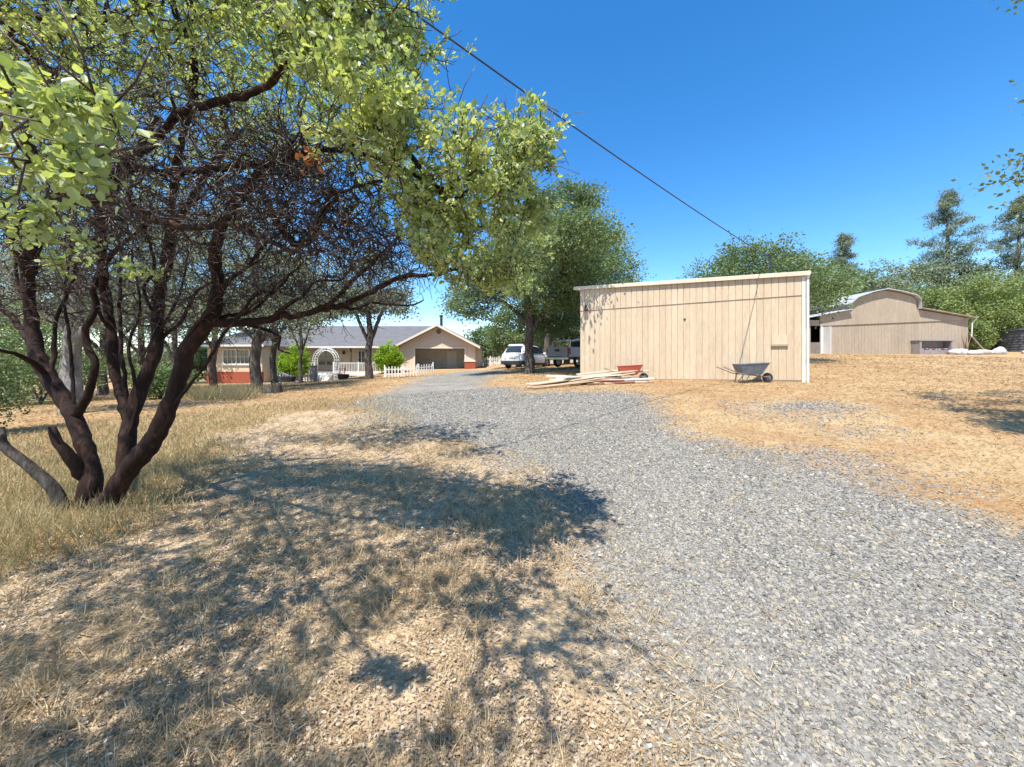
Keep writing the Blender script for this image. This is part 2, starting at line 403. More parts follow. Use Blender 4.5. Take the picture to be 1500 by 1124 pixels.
STRAW = leafmat("straw", [(0, (.28, .20, .11)), (.35, (.46, .345, .195)), (.7, (.61, .48, .30)), (1, (.74, .63, .45))], .25, .6, .7, .2, (1.1, 1.05, .8))
GOLD = leafmat("golden_grass", [(0, (.33, .20, .095)), (.35, (.43, .285, .15)), (.7, (.50, .36, .20)), (1, (.58, .47, .31))], .25, .6, .5, .2, (1.1, 1.0, .7))
TALL = leafmat("tall_grass", [(0, (.19, .165, .08)), (.35, (.34, .285, .15)), (.7, (.50, .415, .235)), (1, (.63, .545, .36))], .3, .6, .9, .2, (1.15, 1.1, .7))
LITM = leafmat("dead_leaf", [(0, (.17, .115, .075)), (.3, (.355, .265, .18)), (.6, (.50, .395, .28)), (.85, (.65, .55, .42)), (1, (.54, .29, .12))], .1, .7, 2, .3, (1, .9, .7))
def ground_cover():
    # short golden grass by the sheds
    mb = MB(); x, y = sample(150000, 2.6, 36, -58, 60, .8); g, l, b = masks(x, y)
    k = (R.random(len(x)) < (1 - g) ** 2 * (1 - l)); x, y = x[k], y[k]; r = np.hypot(x, y)
    blades(mb, x, y, .04 + .003 * r, .0022 + .0007 * r, 1.3, lift=.006)
    tag(mb.build("dry_grass", GOLD), "short golden dry grass around the sheds", "grass", kind="stuff")
    # thin straw in the litter under the big shrub
    mb = MB(); x, y = sample(85000, .9, 11, -64, 34, .9); g, l, b = masks(x, y)
    clump = np.sin(3.1 * x + 1.3 * y) * np.sin(2.7 * y - 1.1 * x + .5)
    k = R.random(len(x)) < l * (1 - g) * (1 - .8 * b) * np.clip(.5 + .6 * clump, .1, 1); x, y = x[k], y[k]; r = np.hypot(x, y)
    blades(mb, x, y, .085 + .006 * r, .0022 + .0009 * r, 1.2, lift=.008)
    xc, yc = sample(900, 1.2, 11, -62, 28); g, l, b = masks(xc, yc); kk = (l > .5) & (b < .3) & (g < .3); xc, yc = clumped(xc[kk], yc[kk], 22, .045)
    blades(mb, xc, yc, .12, .003 + .0005 * np.hypot(xc, yc), .6)
    x, y = sample(14000, 1.0, 12, -20, 60); g, l, b = masks(x, y); k = R.random(len(x)) < np.clip(1.1 - g, .05, 1) * (g > .05) * .6; x, y = x[k], y[k]
    blades(mb, x, y, .07, .0022 + .0008 * np.hypot(x, y), 1.15, lift=.01)
    xc, yc = sample(420, 1.3, 14, -12, 58); g, l, b = masks(xc, yc); kk = (g > .6) & (np.sin(1.1 * xc + .7) * np.sin(.9 * yc + .4 * xc) > -.1); xc, yc = clumped(xc[kk], yc[kk], 12, .05)
    blades(mb, xc, yc, .04 + .002 * np.hypot(xc, yc), .002 + .0006 * np.hypot(xc, yc), 1.0, lift=.008)
    tag(mb.build("straw", STRAW), "loose straw and thin dry stalks over the shaded ground", "straw", kind="stuff")
    # tall pale grass round the stems of the shrub and under the far trees
    mb = MB(); x, y = sample(90000, 2.4, 15, -66, -14, .9); g, l, b = masks(x, y)
    k = R.random(len(x)) < np.clip(1 - l * 1.15, 0, 1) * (1 - g) * np.clip(1.25 - np.hypot(x + 6.5, (y - 5) * .8) / 8.5, .02, 1); x, y = x[k], y[k]; r = np.hypot(x, y)
    blades(mb, x, y, np.clip(.21 - .010 * np.maximum(r - 5, 0), .08, .3), .0022 + .0007 * r, .6)
    x, y = sample(5000, 12, 24, -60, -22); k = sdf(BRUSH, x, y) > 0; x, y = clumped(x[k], y[k], 10, .15)
    blades(mb, x, y, .55, .016, .6)
    tag(mb.build("tall_grass", TALL), "knee high pale dry grass round the shrub stems", "grass", kind="stuff")
    # fallen leaves
    mb = MB(); x, y = sample(150000, .85, 10, -66, 36, .95); g, l, b = masks(x, y)
    k = R.random(len(x)) < np.clip(l * 1.1 * (1 - .75 * b) - .6 * g, .03, 1) * np.clip(1.1 - .9 * (g > .5), .03, 1) * np.clip(.62 + .5 * np.sin(1.9 * x + 2.6 * y + 1) * np.sin(2.3 * x - 1.4 * y) + .25 * np.sin(5.3 * x - 4.1 * y), .12, 1); x, y = x[k], y[k]; n = len(x)
    d = unit(np.stack([R.standard_normal(n), R.standard_normal(n), .25 * R.standard_normal(n)], -1)); up = unit(np.array([0, 0, 1.0]) + .55 * R.standard_normal((n, 3)))
    P = np.stack([x, y, gz(x, y) + .008 + .012 * R.random(n)], -1)
    mb.repl(LEAF_V, LEAF_F, P, frames(d, up), (.007 + .015 * R.random(n) ** 2) * (1 + .10 * np.hypot(x, y)), R.random(n))
    tag(mb.build("leaf_litter", LITM), "dead grey and tan leaves littering the ground beneath the shrub", "leaf litter", kind="stuff")
LEAF_V = [(0, 0, 0), (.2, .20, .045), (.55, .30, .06), (.85, .17, .02), (1, 0, -.02), (.85, -.17, .02), (.55, -.30, .06), (.2, -.20, .045)]
LEAF_F = [(0, 4, 3, 2, 1), (0, 7, 6, 5, 4)]
ground_cover()
# ---------------------------------------------------------------- growing trees: main stems given, every tip joins the nearest wood
def spline(pts, step):
    """Catmull-Rom through points (x,y,z,r), resampled"""
    p = np.asarray(pts, float); p = np.vstack([2 * p[0] - p[1], p, 2 * p[-1] - p[-2]]); out = []
    for i in range(1, len(p) - 2):
        a, b, c, d = p[i - 1:i + 3]; n = max(1, int(np.linalg.norm(c[:3] - b[:3]) / step)); t = np.arange(n)[:, None] / n
        out.append(.5 * ((2 * b) + (c - a) * t + (2 * a - 5 * b + 4 * c - d) * t ** 2 + (3 * b - a - 3 * c + d) * t ** 3))
    out.append(p[-2][None]); return np.vstack(out)
class Grow:
    def __init__(s, cap=60000):
        s.P = np.zeros((cap, 3)); s.D = np.zeros((cap, 3)); s.par = np.full(cap, -1); s.rm = np.zeros(cap); s.n = 0; s.ch = []; s.ends = []
    def push(s, p, par, r=0.0):
        i = s.n; s.P[i] = p; s.par[i] = par; s.rm[i] = r
        s.D[i] = unit(p - s.P[par]) if par >= 0 else (0, 0, 1); s.n += 1; return i
    def stem(s, pts, step=.1, kind=0, wob=0.0, rg=None):
        q = spline(pts, step)
        par = -1
        if s.n:
            d = ((s.P[:s.n] - q[0, :3]) ** 2).sum(1); par = int(np.argmin(d))
            if d[par] > (.9) ** 2: par = -1
        ids = [par] if par >= 0 else []
        for k, v in enumerate(q):
            o = rg.normal(0, wob, 3) if (wob and rg is not None and k) else 0
            par = s.push(v[:3] + o, par, v[3]); ids.append(par)
        s.ch.append((ids, kind)); return ids
    def tip(s, t, step, wob, rg, kind=1, up=.15, back=.7, lo=0):
        v = t - s.P[lo:s.n]; d = np.linalg.norm(v, axis=1); c = (v * s.D[lo:s.n]).sum(1) / (d + 1e-6)
        i = int(np.argmin(d * (1 + back * (1 - c)))) + lo
        p0 = s.P[i].copy(); L = np.linalg.norm(t - p0)
        if L < step * .6: return i
        u = (t - p0) / L; n = max(2, int(L / step))
        p1 = p0 + (s.D[i] * .55 + u * .45) * L * .4; p2 = t - (u * .75 + np.array([0, 0, up])) * L * .35
        k = np.arange(1, n + 1)[:, None] / n
        q = (1 - k) ** 3 * p0 + 3 * (1 - k) ** 2 * k * p1 + 3 * (1 - k) * k * k * p2 + k ** 3 * t
        q[:-1] += rg.normal(0, wob * step, (n - 1, 3)); par = i; ids = [i]
        for v in q: par = s.push(v, par); ids.append(par)
        s.ch.append((ids, kind)); s.ends.append(par); return par
    def radii(s, rt, ex=.43):
        cnt = np.zeros(s.n); hasch = np.zeros(s.n, bool); hasch[s.par[:s.n][s.par[:s.n] >= 0]] = True
        cnt[~hasch] = 1
        for i in range(s.n - 1, 0, -1):
            if s.par[i] >= 0: cnt[s.par[i]] += cnt[i]
        s.r = np.maximum(rt * cnt ** ex, s.rm[:s.n])
        for i in range(s.n):       # never thicker than the wood it grows from
            p = s.par[i]
            if p >= 0 and s.rm[i] == 0: s.r[i] = min(s.r[i], s.r[p] * .92)
        return s.r
    def mesh(s, mb, kinds, sides=None):
        for ids, k in s.ch:
            if k not in kinds or len(ids) < 2: continue
            r = s.r[ids].copy()
            if len(ids) > 2 and s.par[ids[1]] == ids[0]: r[0] = min(r[0], r[1] * 1.35)
            m = r.max(); sd = sides or (14 if m > .06 else 9 if m > .025 else 6 if m > .01 else 4 if m > .005 else 3)
            mb.tube(s.P[ids], r, sd, a=rnd.random())
def barkmat(name, c1, c2, c3, scale=8, rough=.8, bump=.6, spec=.3, stretch=.25):
    m, N, L, b = nt(name)
    g = N.new("ShaderNodeNewGeometry"); mp = N.new("ShaderNodeMapping"); mp.inputs["Scale"].default_value = (1, 1, stretch); L.new(g.outputs["Position"], mp.inputs[0])
    n = noise(N, L, scale, 6, .7, mp.outputs[0], .6); r = ramp(N, [(.32, c1), (.52, c2), (.7, c3)]); L.new(n.outputs[0], r.inputs[0])
    L.new(r.outputs[0], b.inputs["Base Color"]); b.inputs["Roughness"].default_value = rough; b.inputs["Specular IOR Level"].default_value = spec
    n2 = noise(N, L, scale * 4, 5, .7, mp.outputs[0]); bp = N.new("ShaderNodeBump"); bp.inputs["Strength"].default_value = bump; bp.inputs["Distance"].default_value = .03
    L.new(n2.outputs[0], bp.inputs["Height"]); L.new(bp.outputs[0], b.inputs["Normal"]); return m
BARK_RED = barkmat("red_bark", (.011, .008, .0065), (.027, .013, .0095), (.085, .043, .032), 12, .75, .5, .22)
TWIG_RED = barkmat("red_twig", (.022, .012, .010), (.060, .034, .028), (.36, .32, .29), 6, .5, .2, .5, 1)  # pale grey patches: dead wood plus sunlit highlights put into the colour
BARK_OAK = barkmat("oak_bark", (.045, .036, .028), (.10, .085, .070), (.22, .20, .18), 10, .95, 1.0, .1)
BARK_PALE = barkmat("lichen_bark", (.10, .085, .07), (.24, .22, .19), (.48, .47, .43), 7, .95, 1.0, .1)
BARK_DEAD = barkmat("dead_bark", (.045, .037, .032), (.095, .082, .072), (.19, .17, .155), 14, .9, .8, .1)

# ---------------------------------------------------------------- the big red-barked shrub by the drive
def manzanita():
    rg = np.random.default_rng(21)
    root = empty("manzanita_shrub", (-4.33, 4.0, gz1(-4.33, 4.0)))
    tag(root, "large multi stemmed shrub with dark red bark and round green leaves beside the gravel", "shrub")
    def px(L): return [(*P3(x, y, Y), r) for x, y, Y, r in L]
    A = [(150, 748, 4.05, .105), (165, 722, 4.03, .098), (184, 690, 4.0, .092), (214, 656, 3.97, .086), (241, 610, 3.95, .08), (260, 549, 3.95, .077), (268, 518, 3.93, .074), (291, 491, 3.9, .07), (314, 457, 3.85, .064), (318, 415, 3.8, .058), (313, 373, 3.7, .052), (328, 325, 3.5, .045), (372, 262, 3.2, .035), (430, 205, 2.9, .026)]
    A2 = [(306, 470, 3.87, .05), (330, 474, 3.87, .042), (352, 472, 3.88, .04), (394, 469, 3.9, .039), (410, 459, 3.9, .037), (424, 465, 3.9, .034), (459, 455, 3.85, .03), (500, 447, 3.8, .028), (540, 430, 3.7, .025), (590, 405, 3.55, .022), (640, 402, 3.4, .018), (685, 388, 3.2, .014)]
    B = [(182, 694, 4.02, .075), (184, 656, 4.05, .072), (187, 618, 4.1, .068), (199, 580, 4.15, .066), (214, 549, 4.2, .064), (226, 514, 4.25, .06), (233, 476, 4.3, .056), (232, 430, 4.3, .052), (240, 388, 4.25, .046), (262, 330, 4.1, .04), (300, 262, 3.9, .032), (350, 190, 3.6, .024)]
    B2 = [(187, 612, 4.1, .05), (172, 575, 4.15, .046), (163, 534, 4.2, .044), (161, 484, 4.25, .042), (153, 438, 4.3, .04), (146, 388, 4.3, .036), (150, 320, 4.25, .03), (190, 240, 4.1, .024), (230, 170, 4.0, .02)]
    C = [(130, 740, 4.1, .10), (133, 694, 4.12, .088), (126, 648, 4.15, .082), (107, 602, 4.2, .078), (76, 556, 4.25, .072), (54, 518, 4.3, .066), (46, 465, 4.35, .06), (42, 419, 4.35, .054), (50, 360, 4.3, .045), (80, 280, 4.2, .035), (120, 190, 4.0, .026)]
    C2 = [(114, 605, 4.18, .05), (134, 574, 4.1, .04), (137, 534, 4.05, .034), (124, 491, 4.05, .031), (142, 453, 4.05, .028), (137, 426, 4.0, .026), (160, 380, 3.9, .022), (215, 330, 3.6, .017)]
    C3 = [(123, 700, 4.1, .055), (103, 672, 4.0, .048), (86, 648, 3.95, .042), (77, 626, 3.95, .032)]
    C4 = [(52, 516, 4.3, .04), (20, 470, 4.5, .032), (-20, 420, 4.6, .026), (-60, 330, 4.5, .02)]
    C5 = [(72, 552, 4.25, .03), (30, 522, 4.0, .022), (0, 513, 3.8, .016), (-60, 480, 3.4, .012)]
    E = [(42, 405, 4.3, .05), (20, 330, 3.6, .045), (60, 298, 3.1, .04), (110, 292, 2.9, .036), (160, 292, 2.75, .032), (200, 308, 2.65, .028), (233, 326, 2.6, .026), (283, 333, 2.55, .023), (333, 328, 2.5, .02), (383, 348, 2.45, .016), (430, 372, 2.4, .012)]
    Fb = [(152, 430, 4.3, .04), (150, 300, 3.7, .034), (167, 247, 3.3, .032), (187, 233, 3.2, .03), (227, 207, 3.0, .028), (262, 167, 2.8, .026), (317, 150, 2.65, .024), (383, 130, 2.5, .022), (437, 83, 2.35, .018), (500, 40, 2.2, .013)]
    G = [(240, 385, 4.25, .035), (262, 250, 3.6, .03), (283, 127, 3.1, .026), (273, 60, 2.9, .022), (253, 0, 2.7, .018), (245, -120, 2.5, .012)]
    H = [(180, 245, 3.25, .026), (230, 252, 3.1, .024), (283, 250, 2.95, .022), (345, 243, 2.8, .019), (400, 237, 2.6, .016), (470, 220, 2.4, .013), (560, 235, 2.3, .010), (660, 285, 2.35, .008)]
    I = [(372, 262, 3.2, .022), (420, 350, 2.9, .018), (457, 350, 2.7, .016), (467, 310, 2.55, .013), (493, 283, 2.4, .011), (560, 262, 2.2, .008)]
    J = [(560, 160, 2.5, .012), (640, 285, 2.5, .016), (690, 282, 2.5, .013), (740, 262, 2.5, .009)]
    K = [(110, 292, 2.9, .014), (70, 240, 2.0, .010), (40, 205, 1.3, .008), (70, 175, .95, .007), (110, 150, .85, .004)]
    K2 = [(60, 262, 1.8, .010), (70, 250, 1.2, .007), (100, 250, .95, .005), (130, 255, .88, .003)]
    W3 = lambda L: [(x, y, z, r) for x, y, z, r in L]
    over = [W3([(-4.48, 4.0, 3.9, .034), (-3.9, 3.2, 3.95, .028), (-3.3, 2.1, 3.8, .022), (-2.8, 1.2, 3.45, .017), (-2.2, .2, 3.15, .011), (-1.8, -.6, 3.05, .006)]),
            W3([(-3.0, 1.6, 3.62, .018), (-2.2, 1.5, 3.6, .013), (-1.4, 1.1, 3.2, .010), (-.8, .6, 2.95, .006)]), W3([(-3.7, 2.8, 3.95, .02), (-2.7, 2.6, 3.85, .014), (-1.6, 2.1, 3.6, .008)])]
    # many thin stems rising between the thick ones
    thin = []
    for (x0, y0, Y0, x1, y1, Y1) in [(184, 660, 4.05, 210, 300, 4.2), (200, 580, 4.15, 290, 330, 4.4), (226, 514, 4.25, 330, 390, 4.3), (187, 610, 4.1, 175, 330, 4.4), (107, 602, 4.2, 95, 320, 4.2), (76, 556, 4.25, 120, 330, 4.5),
                                     (241, 610, 3.95, 395, 420, 3.7), (268, 518, 3.93, 400, 350, 3.6), (291, 491, 3.9, 420, 420, 4.1), (54, 518, 4.3, 10, 320, 4.3), (161, 484, 4.25, 90, 360, 4.0), (233, 476, 4.3, 200, 250, 4.1), (315, 430, 3.8, 440, 330, 3.3), (340, 474, 3.87, 450, 390, 3.6), (394, 469, 3.9, 520, 380, 3.5), (459, 455, 3.85, 600, 350, 3.2), (500, 447, 3.8, 620, 440, 4.0), (352, 472, 3.88, 430, 520, 4.4)]:
        L = []
        for t in np.linspace(0, 1, 6):
            L.append((x0 + (x1 - x0) * t + rg.normal(0, 7) * (t > 0), y0 + (y1 - y0) * t + rg.normal(0, 7) * (t > 0), Y0 + (Y1 - Y0) * t + rg.normal(0, .05) * (t > 0), .020 * (1 - .65 * t)))
        thin.append(L)
    g = Grow(400000)
    for L in (A, A2, B, B2, C, C2, C3, C4, C5, E, Fb, G, H, I, J, K, K2):
        L2 = [(x + (rg.normal(0, 2.5) if 0 < i < len(L) - 1 else 0), y, Y, r) for i, (x, y, Y, r) in enumerate(L)]
        g.stem(px(L2), .06, 0, .0055, rg)
    for L in thin: g.stem(px(L), .06, 0, .004, rg)
    n_over = g.n
    for L in over: g.stem(L, .05, 0, .022, rg)
    n_main = g.n
    def ell(c, rad, n, shell=.35):
        d = unit(rg.standard_normal((n, 3))); r = (shell + (1 - shell) * rg.random(n)) ** .6
        return np.array(c) + d * r[:, None] * np.array(rad)
    # bare twiggy inside: tips without leaves
    bare = np.vstack([ell(P3(330, 285, 3.0), (1.25, .8, .62), 1350, 0), ell(P3(170, 330, 3.6), (1.3, .8, .55), 850, 0), ell(P3(500, 335, 2.8), (.72, .6, .36), 950, 0), ell(P3(560, 375, 3.2), (.65, .5, .22), 420, 0),
                      ell(P3(230, 120, 3.2), (1.3, .8, .5), 700, 0), ell(P3(100, 430, 4.5), (1.6, .7, .42), 420, 0), ell(P3(400, 420, 3.9), (.9, .5, .26), 420, 0), ell(P3(60, 160, 3.4), (.9, .6, .7), 300, 0), ell(P3(430, 250, 2.5), (.5, .4, .3), 420, 0),
                      ell(P3(330, 445, 4.2), (1.3, .6, .36), 420, 0), ell(P3(500, 430, 4.0), (.8, .5, .28), 260, 0), ell(P3(120, 400, 4.6), (1.3, .6, .6), 420, 0), ell(P3(230, 480, 4.6), (.9, .5, .4), 160, 0)])
    leafy = [  # centre, radii, count
        (P3(560, 165, 1.9), (.30, .36, .25), 200), (P3(690, 225, 2.2), (.38, .42, .22), 220), (P3(775, 205, 2.35), (.17, .25, .15), 100), (P3(640, 300, 2.3), (.34, .4, .20), 150), (P3(715, 335, 2.9), (.44, .5, .32), 190), (P3(770, 350, 3.2), (.30, .4, .30), 90), (P3(730, 415, 3.4), (.32, .4, .18), 60), (P3(655, 355, 2.3), (.18, .3, .15), 110), (P3(700, 400, 3.0), (.25, .35, .14), 60),
        (P3(775, 270, 2.7), (.22, .3, .24), 110), (P3(500, 90, 2.2), (.45, .45, .30), 190), (P3(570, 30, 2.2), (.28, .4, .24), 130), (P3(400, 15, 2.6), (.7, .5, .22), 160), (P3(250, 10, 3.0), (.9, .6, .24), 150), (P3(60, 20, 3.0), (.8, .6, .35), 140),
        (P3(260, 60, 4.9), (1.6, .6, .75), 330), (P3(420, 170, 4.8), (1.2, .6, .6), 240), (P3(60, 200, 4.9), (1.3, .6, .9), 200), (P3(560, 250, 4.4), (.7, .5, .5), 130), (P3(330, 230, 5.0), (1.2, .5, .5), 90),
        (P3(40, 135, .88), (.11, .10, .06), 20), (P3(125, 150, .84), (.09, .06, .05), 17), (P3(100, 215, .86), (.09, .08, .045), 16), (P3(30, 235, .9), (.08, .08, .05), 14), (P3(140, 262, .9), (.05, .06, .03), 7), (P3(30, 330, 1.5), (.15, .1, .1), 16), (P3(70, 365, 2.0), (.22, .2, .08), 14), (P3(190, 395, 2.4), (.12, .1, .06), 8),
        # above and behind the frame: what shades the ground
        ((-1.5, 2.1, 3.6), (1.1, .8, .3), 300), ((-1.0, .75, 2.95), (.9, .6, .25), 230), ((-1.9, -.6, 3.1), (1.5, .7, .35), 320), ((-2.6, .3, 3.3), (1.1, .9, .3), 330), ((-3.6, 1.4, 3.7), (1.2, 1.0, .35), 260), ((-2.3, 1.1, 3.3), (1.1, .8, .35), 190), ((-3.4, 2.6, 4.1), (1.6, 1.3, .5), 330), ((-5.2, 3.2, 4.3), (1.5, 1.4, .6), 250), ((-4.8, 5.4, 4.4), (1.7, 1.0, .5), 170), ((-2.0, .0, 3.1), (1.2, .6, .3), 110), ((-.35, .1, 2.75), (.4, .3, .15), 14), ((-2.6, 5.2, 4.5), (1.9, 1.0, .5), 340), ((-3.6, .6, 3.6), (1.2, .9, .4), 130)]
    bare = np.vstack([bare, bare + rg.normal(0, .10, bare.shape)])
    tips = [(p, 1) for p in bare]
    for c, rad, n in leafy:      # sprays gather in clumps with gaps between
        if isinstance(c, tuple): n = int(n * 2.3)
        if max(rad) < .2: tips += [(p, 2) for p in ell(c, rad, n, .2)]; continue
        nc = max(3, n // 8); cc = ell(c, np.array(rad) * 1.08, nc, .15); q = rg.integers(0, nc, n)
        sg = np.clip(.16 * min(rad[0], rad[1]) + .02, .04, .13)
        tips += [(p, 2) for p in cc[q] + rg.normal(0, 1, (n, 3)) * np.array([sg * 1.25, sg * 1.25, sg * .75])]
    # gaps in the roof of leaves through which the sun reaches the near sprays
    sd = np.array(_d); hold = []
    for p, q in tips:
        ok = True
        for c in ((-1.05, .87, 2.05), (-1.0, .86, 2.3), (-.35, 2.0, 2.6), (-.6, 1.8, 2.7)):
            v = p - np.array(c); t = v @ sd
            if t > .45 and np.linalg.norm(v - t * sd) < .30: ok = False
        if ok: hold.append((p, q))
    tips = hold
    T = np.array([t[0] for t in tips]); kk = np.array([t[1] for t in tips])
    base = g.P[:n_main]
    dm = np.array([np.min(((base - t) ** 2).sum(1)) for t in T]); o = np.argsort(dm)
    lt = []
    for i in o:
        e = g.tip(T[i], .06, .16, rg, kind=1, up=.12 if kk[i] == 2 else -.02, back=.55)
        if kk[i] == 2: lt.append(e)
    # short side twigs on the bare wood
    pool = rg.integers(n_main, g.n, 14000)
    for i in pool:
        p = g.P[i]; L = rg.uniform(.06, .22); d = unit(g.D[i] + .9 * rg.standard_normal(3) + np.array([0, 0, .1]))
        q = g.push(p + d * L * .5 + rg.normal(0, .008, 3), i); q2 = g.push(p + d * L + rg.normal(0, .02, 3), q); g.ch.append(([i, q, q2], 1))
    g.radii(.0027, .34)
    m_ = g.rm[:g.n] > 0; g.r[m_] = np.minimum(g.r[m_], 1.25 * g.rm[:g.n][m_])
    for i in range(n_main, g.n): g.r[i] = min(g.r[i], g.r[g.par[i]] * .95)
    g.r[n_over:n_main] *= .55
    kn = np.convolve(rg.normal(0, 1, g.n + 8), np.ones(4) / 4, 'same')[:g.n]; g.r = g.r * np.clip(1 + .16 * kn, .75, 1.35)
    mains = [c for c in g.ch if c[1] == 0]; nm = ["stem", "branch", "stem", "stem", "stem", "stem", "stem", "branch", "branch", "branch", "branch", "branch", "branch", "branch", "branch", "branch", "branch"]
    allc = g.ch
    for j, c in enumerate(mains[:len(nm)]):
        g.ch = [c]; st = MB(); g.mesh(st, (0,)); o1 = st.build(nm[j], BARK_RED, root, True); o1.matrix_parent_inverse = Matrix.Translation(-Vector(root.location))
    g.ch = mains[len(nm):]; st = MB(); g.mesh(st, (0,)); o1 = st.build("thin_branches", BARK_RED, root, True); o1.matrix_parent_inverse = Matrix.Translation(-Vector(root.location))
    g.ch = allc
    tw = MB(); g.mesh(tw, (1,))
    o2 = tw.build("twigs", TWIG_RED, root, True); o2.matrix_parent_inverse = Matrix.Translation(-Vector(root.location))
    # dead grey snag leaning out of the same root
    dm_ = MB(); dm_.tube(spline(px([(95, 750, 4.0, .06), (82, 722, 3.98, .055), (69, 706, 3.95, .05), (38, 679, 3.9, .045), (8, 656, 3.85, .042), (0, 645, 3.85, .04)]), .06)[:, :3], np.linspace(.06, .04, len(spline(px([(95, 750, 4.0, .06), (82, 722, 3.98, .055), (69, 706, 3.95, .05), (38, 679, 3.9, .045), (8, 656, 3.85, .042), (0, 645, 3.85, .04)]), .06))), 12)
    dm_.tube(spline(px([(6, 655, 3.85, .03), (4, 640, 3.85, .03), (2, 628, 3.9, .02)]), .03)[:, :3], .026, 8)
    o3 = dm_.build("dead_stem", BARK_DEAD, root, True); o3["label"] = "broken dead grey stem leaning low"; o3.matrix_parent_inverse = Matrix.Translation(-Vector(root.location))
    # leaves: a spray of round leaves round every leafy tip
    E_ = np.array(lt); Pt = g.P[E_]; Dt = g.D[E_]
    k = 16; n = len(E_) * k; ii = np.repeat(np.arange(len(E_)), k)
    back = rg.random(n) ** 1.1 * .12
    P = Pt[ii] - Dt[ii] * back[:, None] + rg.normal(0, .013, (n, 3))
    d = unit(Dt[ii] * .55 + unit(rg.standard_normal((n, 3))) * .9 + np.array([0, 0, .25]))
    nr = unit(rg.standard_normal((n, 3)) + np.array([-.15, -.3, .45]))
    near = np.hypot(P[:, 0], P[:, 1]) < .01
    S = (.016 + .027 * rg.random(n) ** 1.2) * np.where(P[:, 1] < 1.1, .8, 1.0); S3 = np.stack([S, S * rg.uniform(1.0, 1.3, n), S], -1)
    tint = np.clip(rg.normal(.5, .2, len(E_)), 0, 1)[ii] * .55 + .45 * rg.random(n)
    lv = MB(); keep = (P[:, 1] > .5) | (np.hypot(P[:, 0], P[:, 1]) > .45)
    lv.repl(LEAF_V, LEAF_F, P[keep], frames(d, nr)[keep], S3[keep], tint[keep])
    LM = leafmat("manzanita_leaf", [(0, (.15, .215, .10)), (.28, (.27, .355, .17)), (.52, (.40, .47, .25)), (.74, (.54, .585, .29)), (.89, (.66, .60, .15)), (1, (.70, .42, .07))], .46, .40, 3.5, .45, (1.3, 1.3, .48))
    o4 = lv.build("crown", LM, root, False); o4.matrix_parent_inverse = Matrix.Translation(-Vector(root.location))
    # one dead spray
    c = P3(455, 232, 2.0); n = 26; P = c + rg.normal(0, .028, (n, 3)); dl = MB()
    dl.repl(LEAF_V, LEAF_F, P, frames(unit(rg.standard_normal((n, 3))), unit(rg.standard_normal((n, 3)))), rg.uniform(.03, .045, n), rg.random(n))
    o5 = dl.build("dead_leaves", leafmat("rust_leaf", [(0, (.20, .07, .03)), (1, (.42, .17, .07))], .2), root); o5["label"] = "cluster of dead rust brown leaves"
    o5.matrix_parent_inverse = Matrix.Translation(-Vector(root.location))
manzanita()

# ---------------------------------------------------------------- other trees
OLEAF_V = [(0, 0, 0), (.45, .34, .05), (1, 0, -.06), (.5, -.32, .04)]
OLEAF_F = [(0, 3, 2, 1)]
OAKL = leafmat("oak_leaf", [(0, (.070, .110, .050)), (.35, (.125, .18, .078)), (.65, (.19, .25, .11)), (1, (.29, .34, .16))], .28, .5, .9, .3, (1.2, 1.25, .5))
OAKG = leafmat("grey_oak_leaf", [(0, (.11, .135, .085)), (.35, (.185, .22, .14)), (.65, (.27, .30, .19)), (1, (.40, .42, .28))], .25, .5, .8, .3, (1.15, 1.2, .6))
OAKY = leafmat("bright_oak_leaf", [(0, (.10, .145, .050)), (.35, (.18, .235, .08)), (.65, (.26, .31, .11)), (1, (.37, .40, .16))], .3, .5, .6, .3, (1.2, 1.25, .5))
PINEL = leafmat("pine_needle", [(0, (.13, .17, .12)), (.5, (.21, .26, .18)), (1, (.31, .35, .25))], .15, .6, .4, .2, (1, 1, .7))
BRITE = leafmat("bright_shrub_leaf", [(0, (.10, .20, .02)), (.4, (.22, .36, .03)), (.8, (.36, .50, .05)), (1, (.48, .56, .10))], .35, .5, 1.2, .3, (1.2, 1.2, .4))
DEEP = leafmat("dark_shrub_leaf", [(0, (.03, .06, .035)), (.4, (.06, .10, .055)), (.8, (.11, .165, .09)), (1, (.19, .25, .14))], .25, .5, 1.0, .3, (1.15, 1.2, .5))
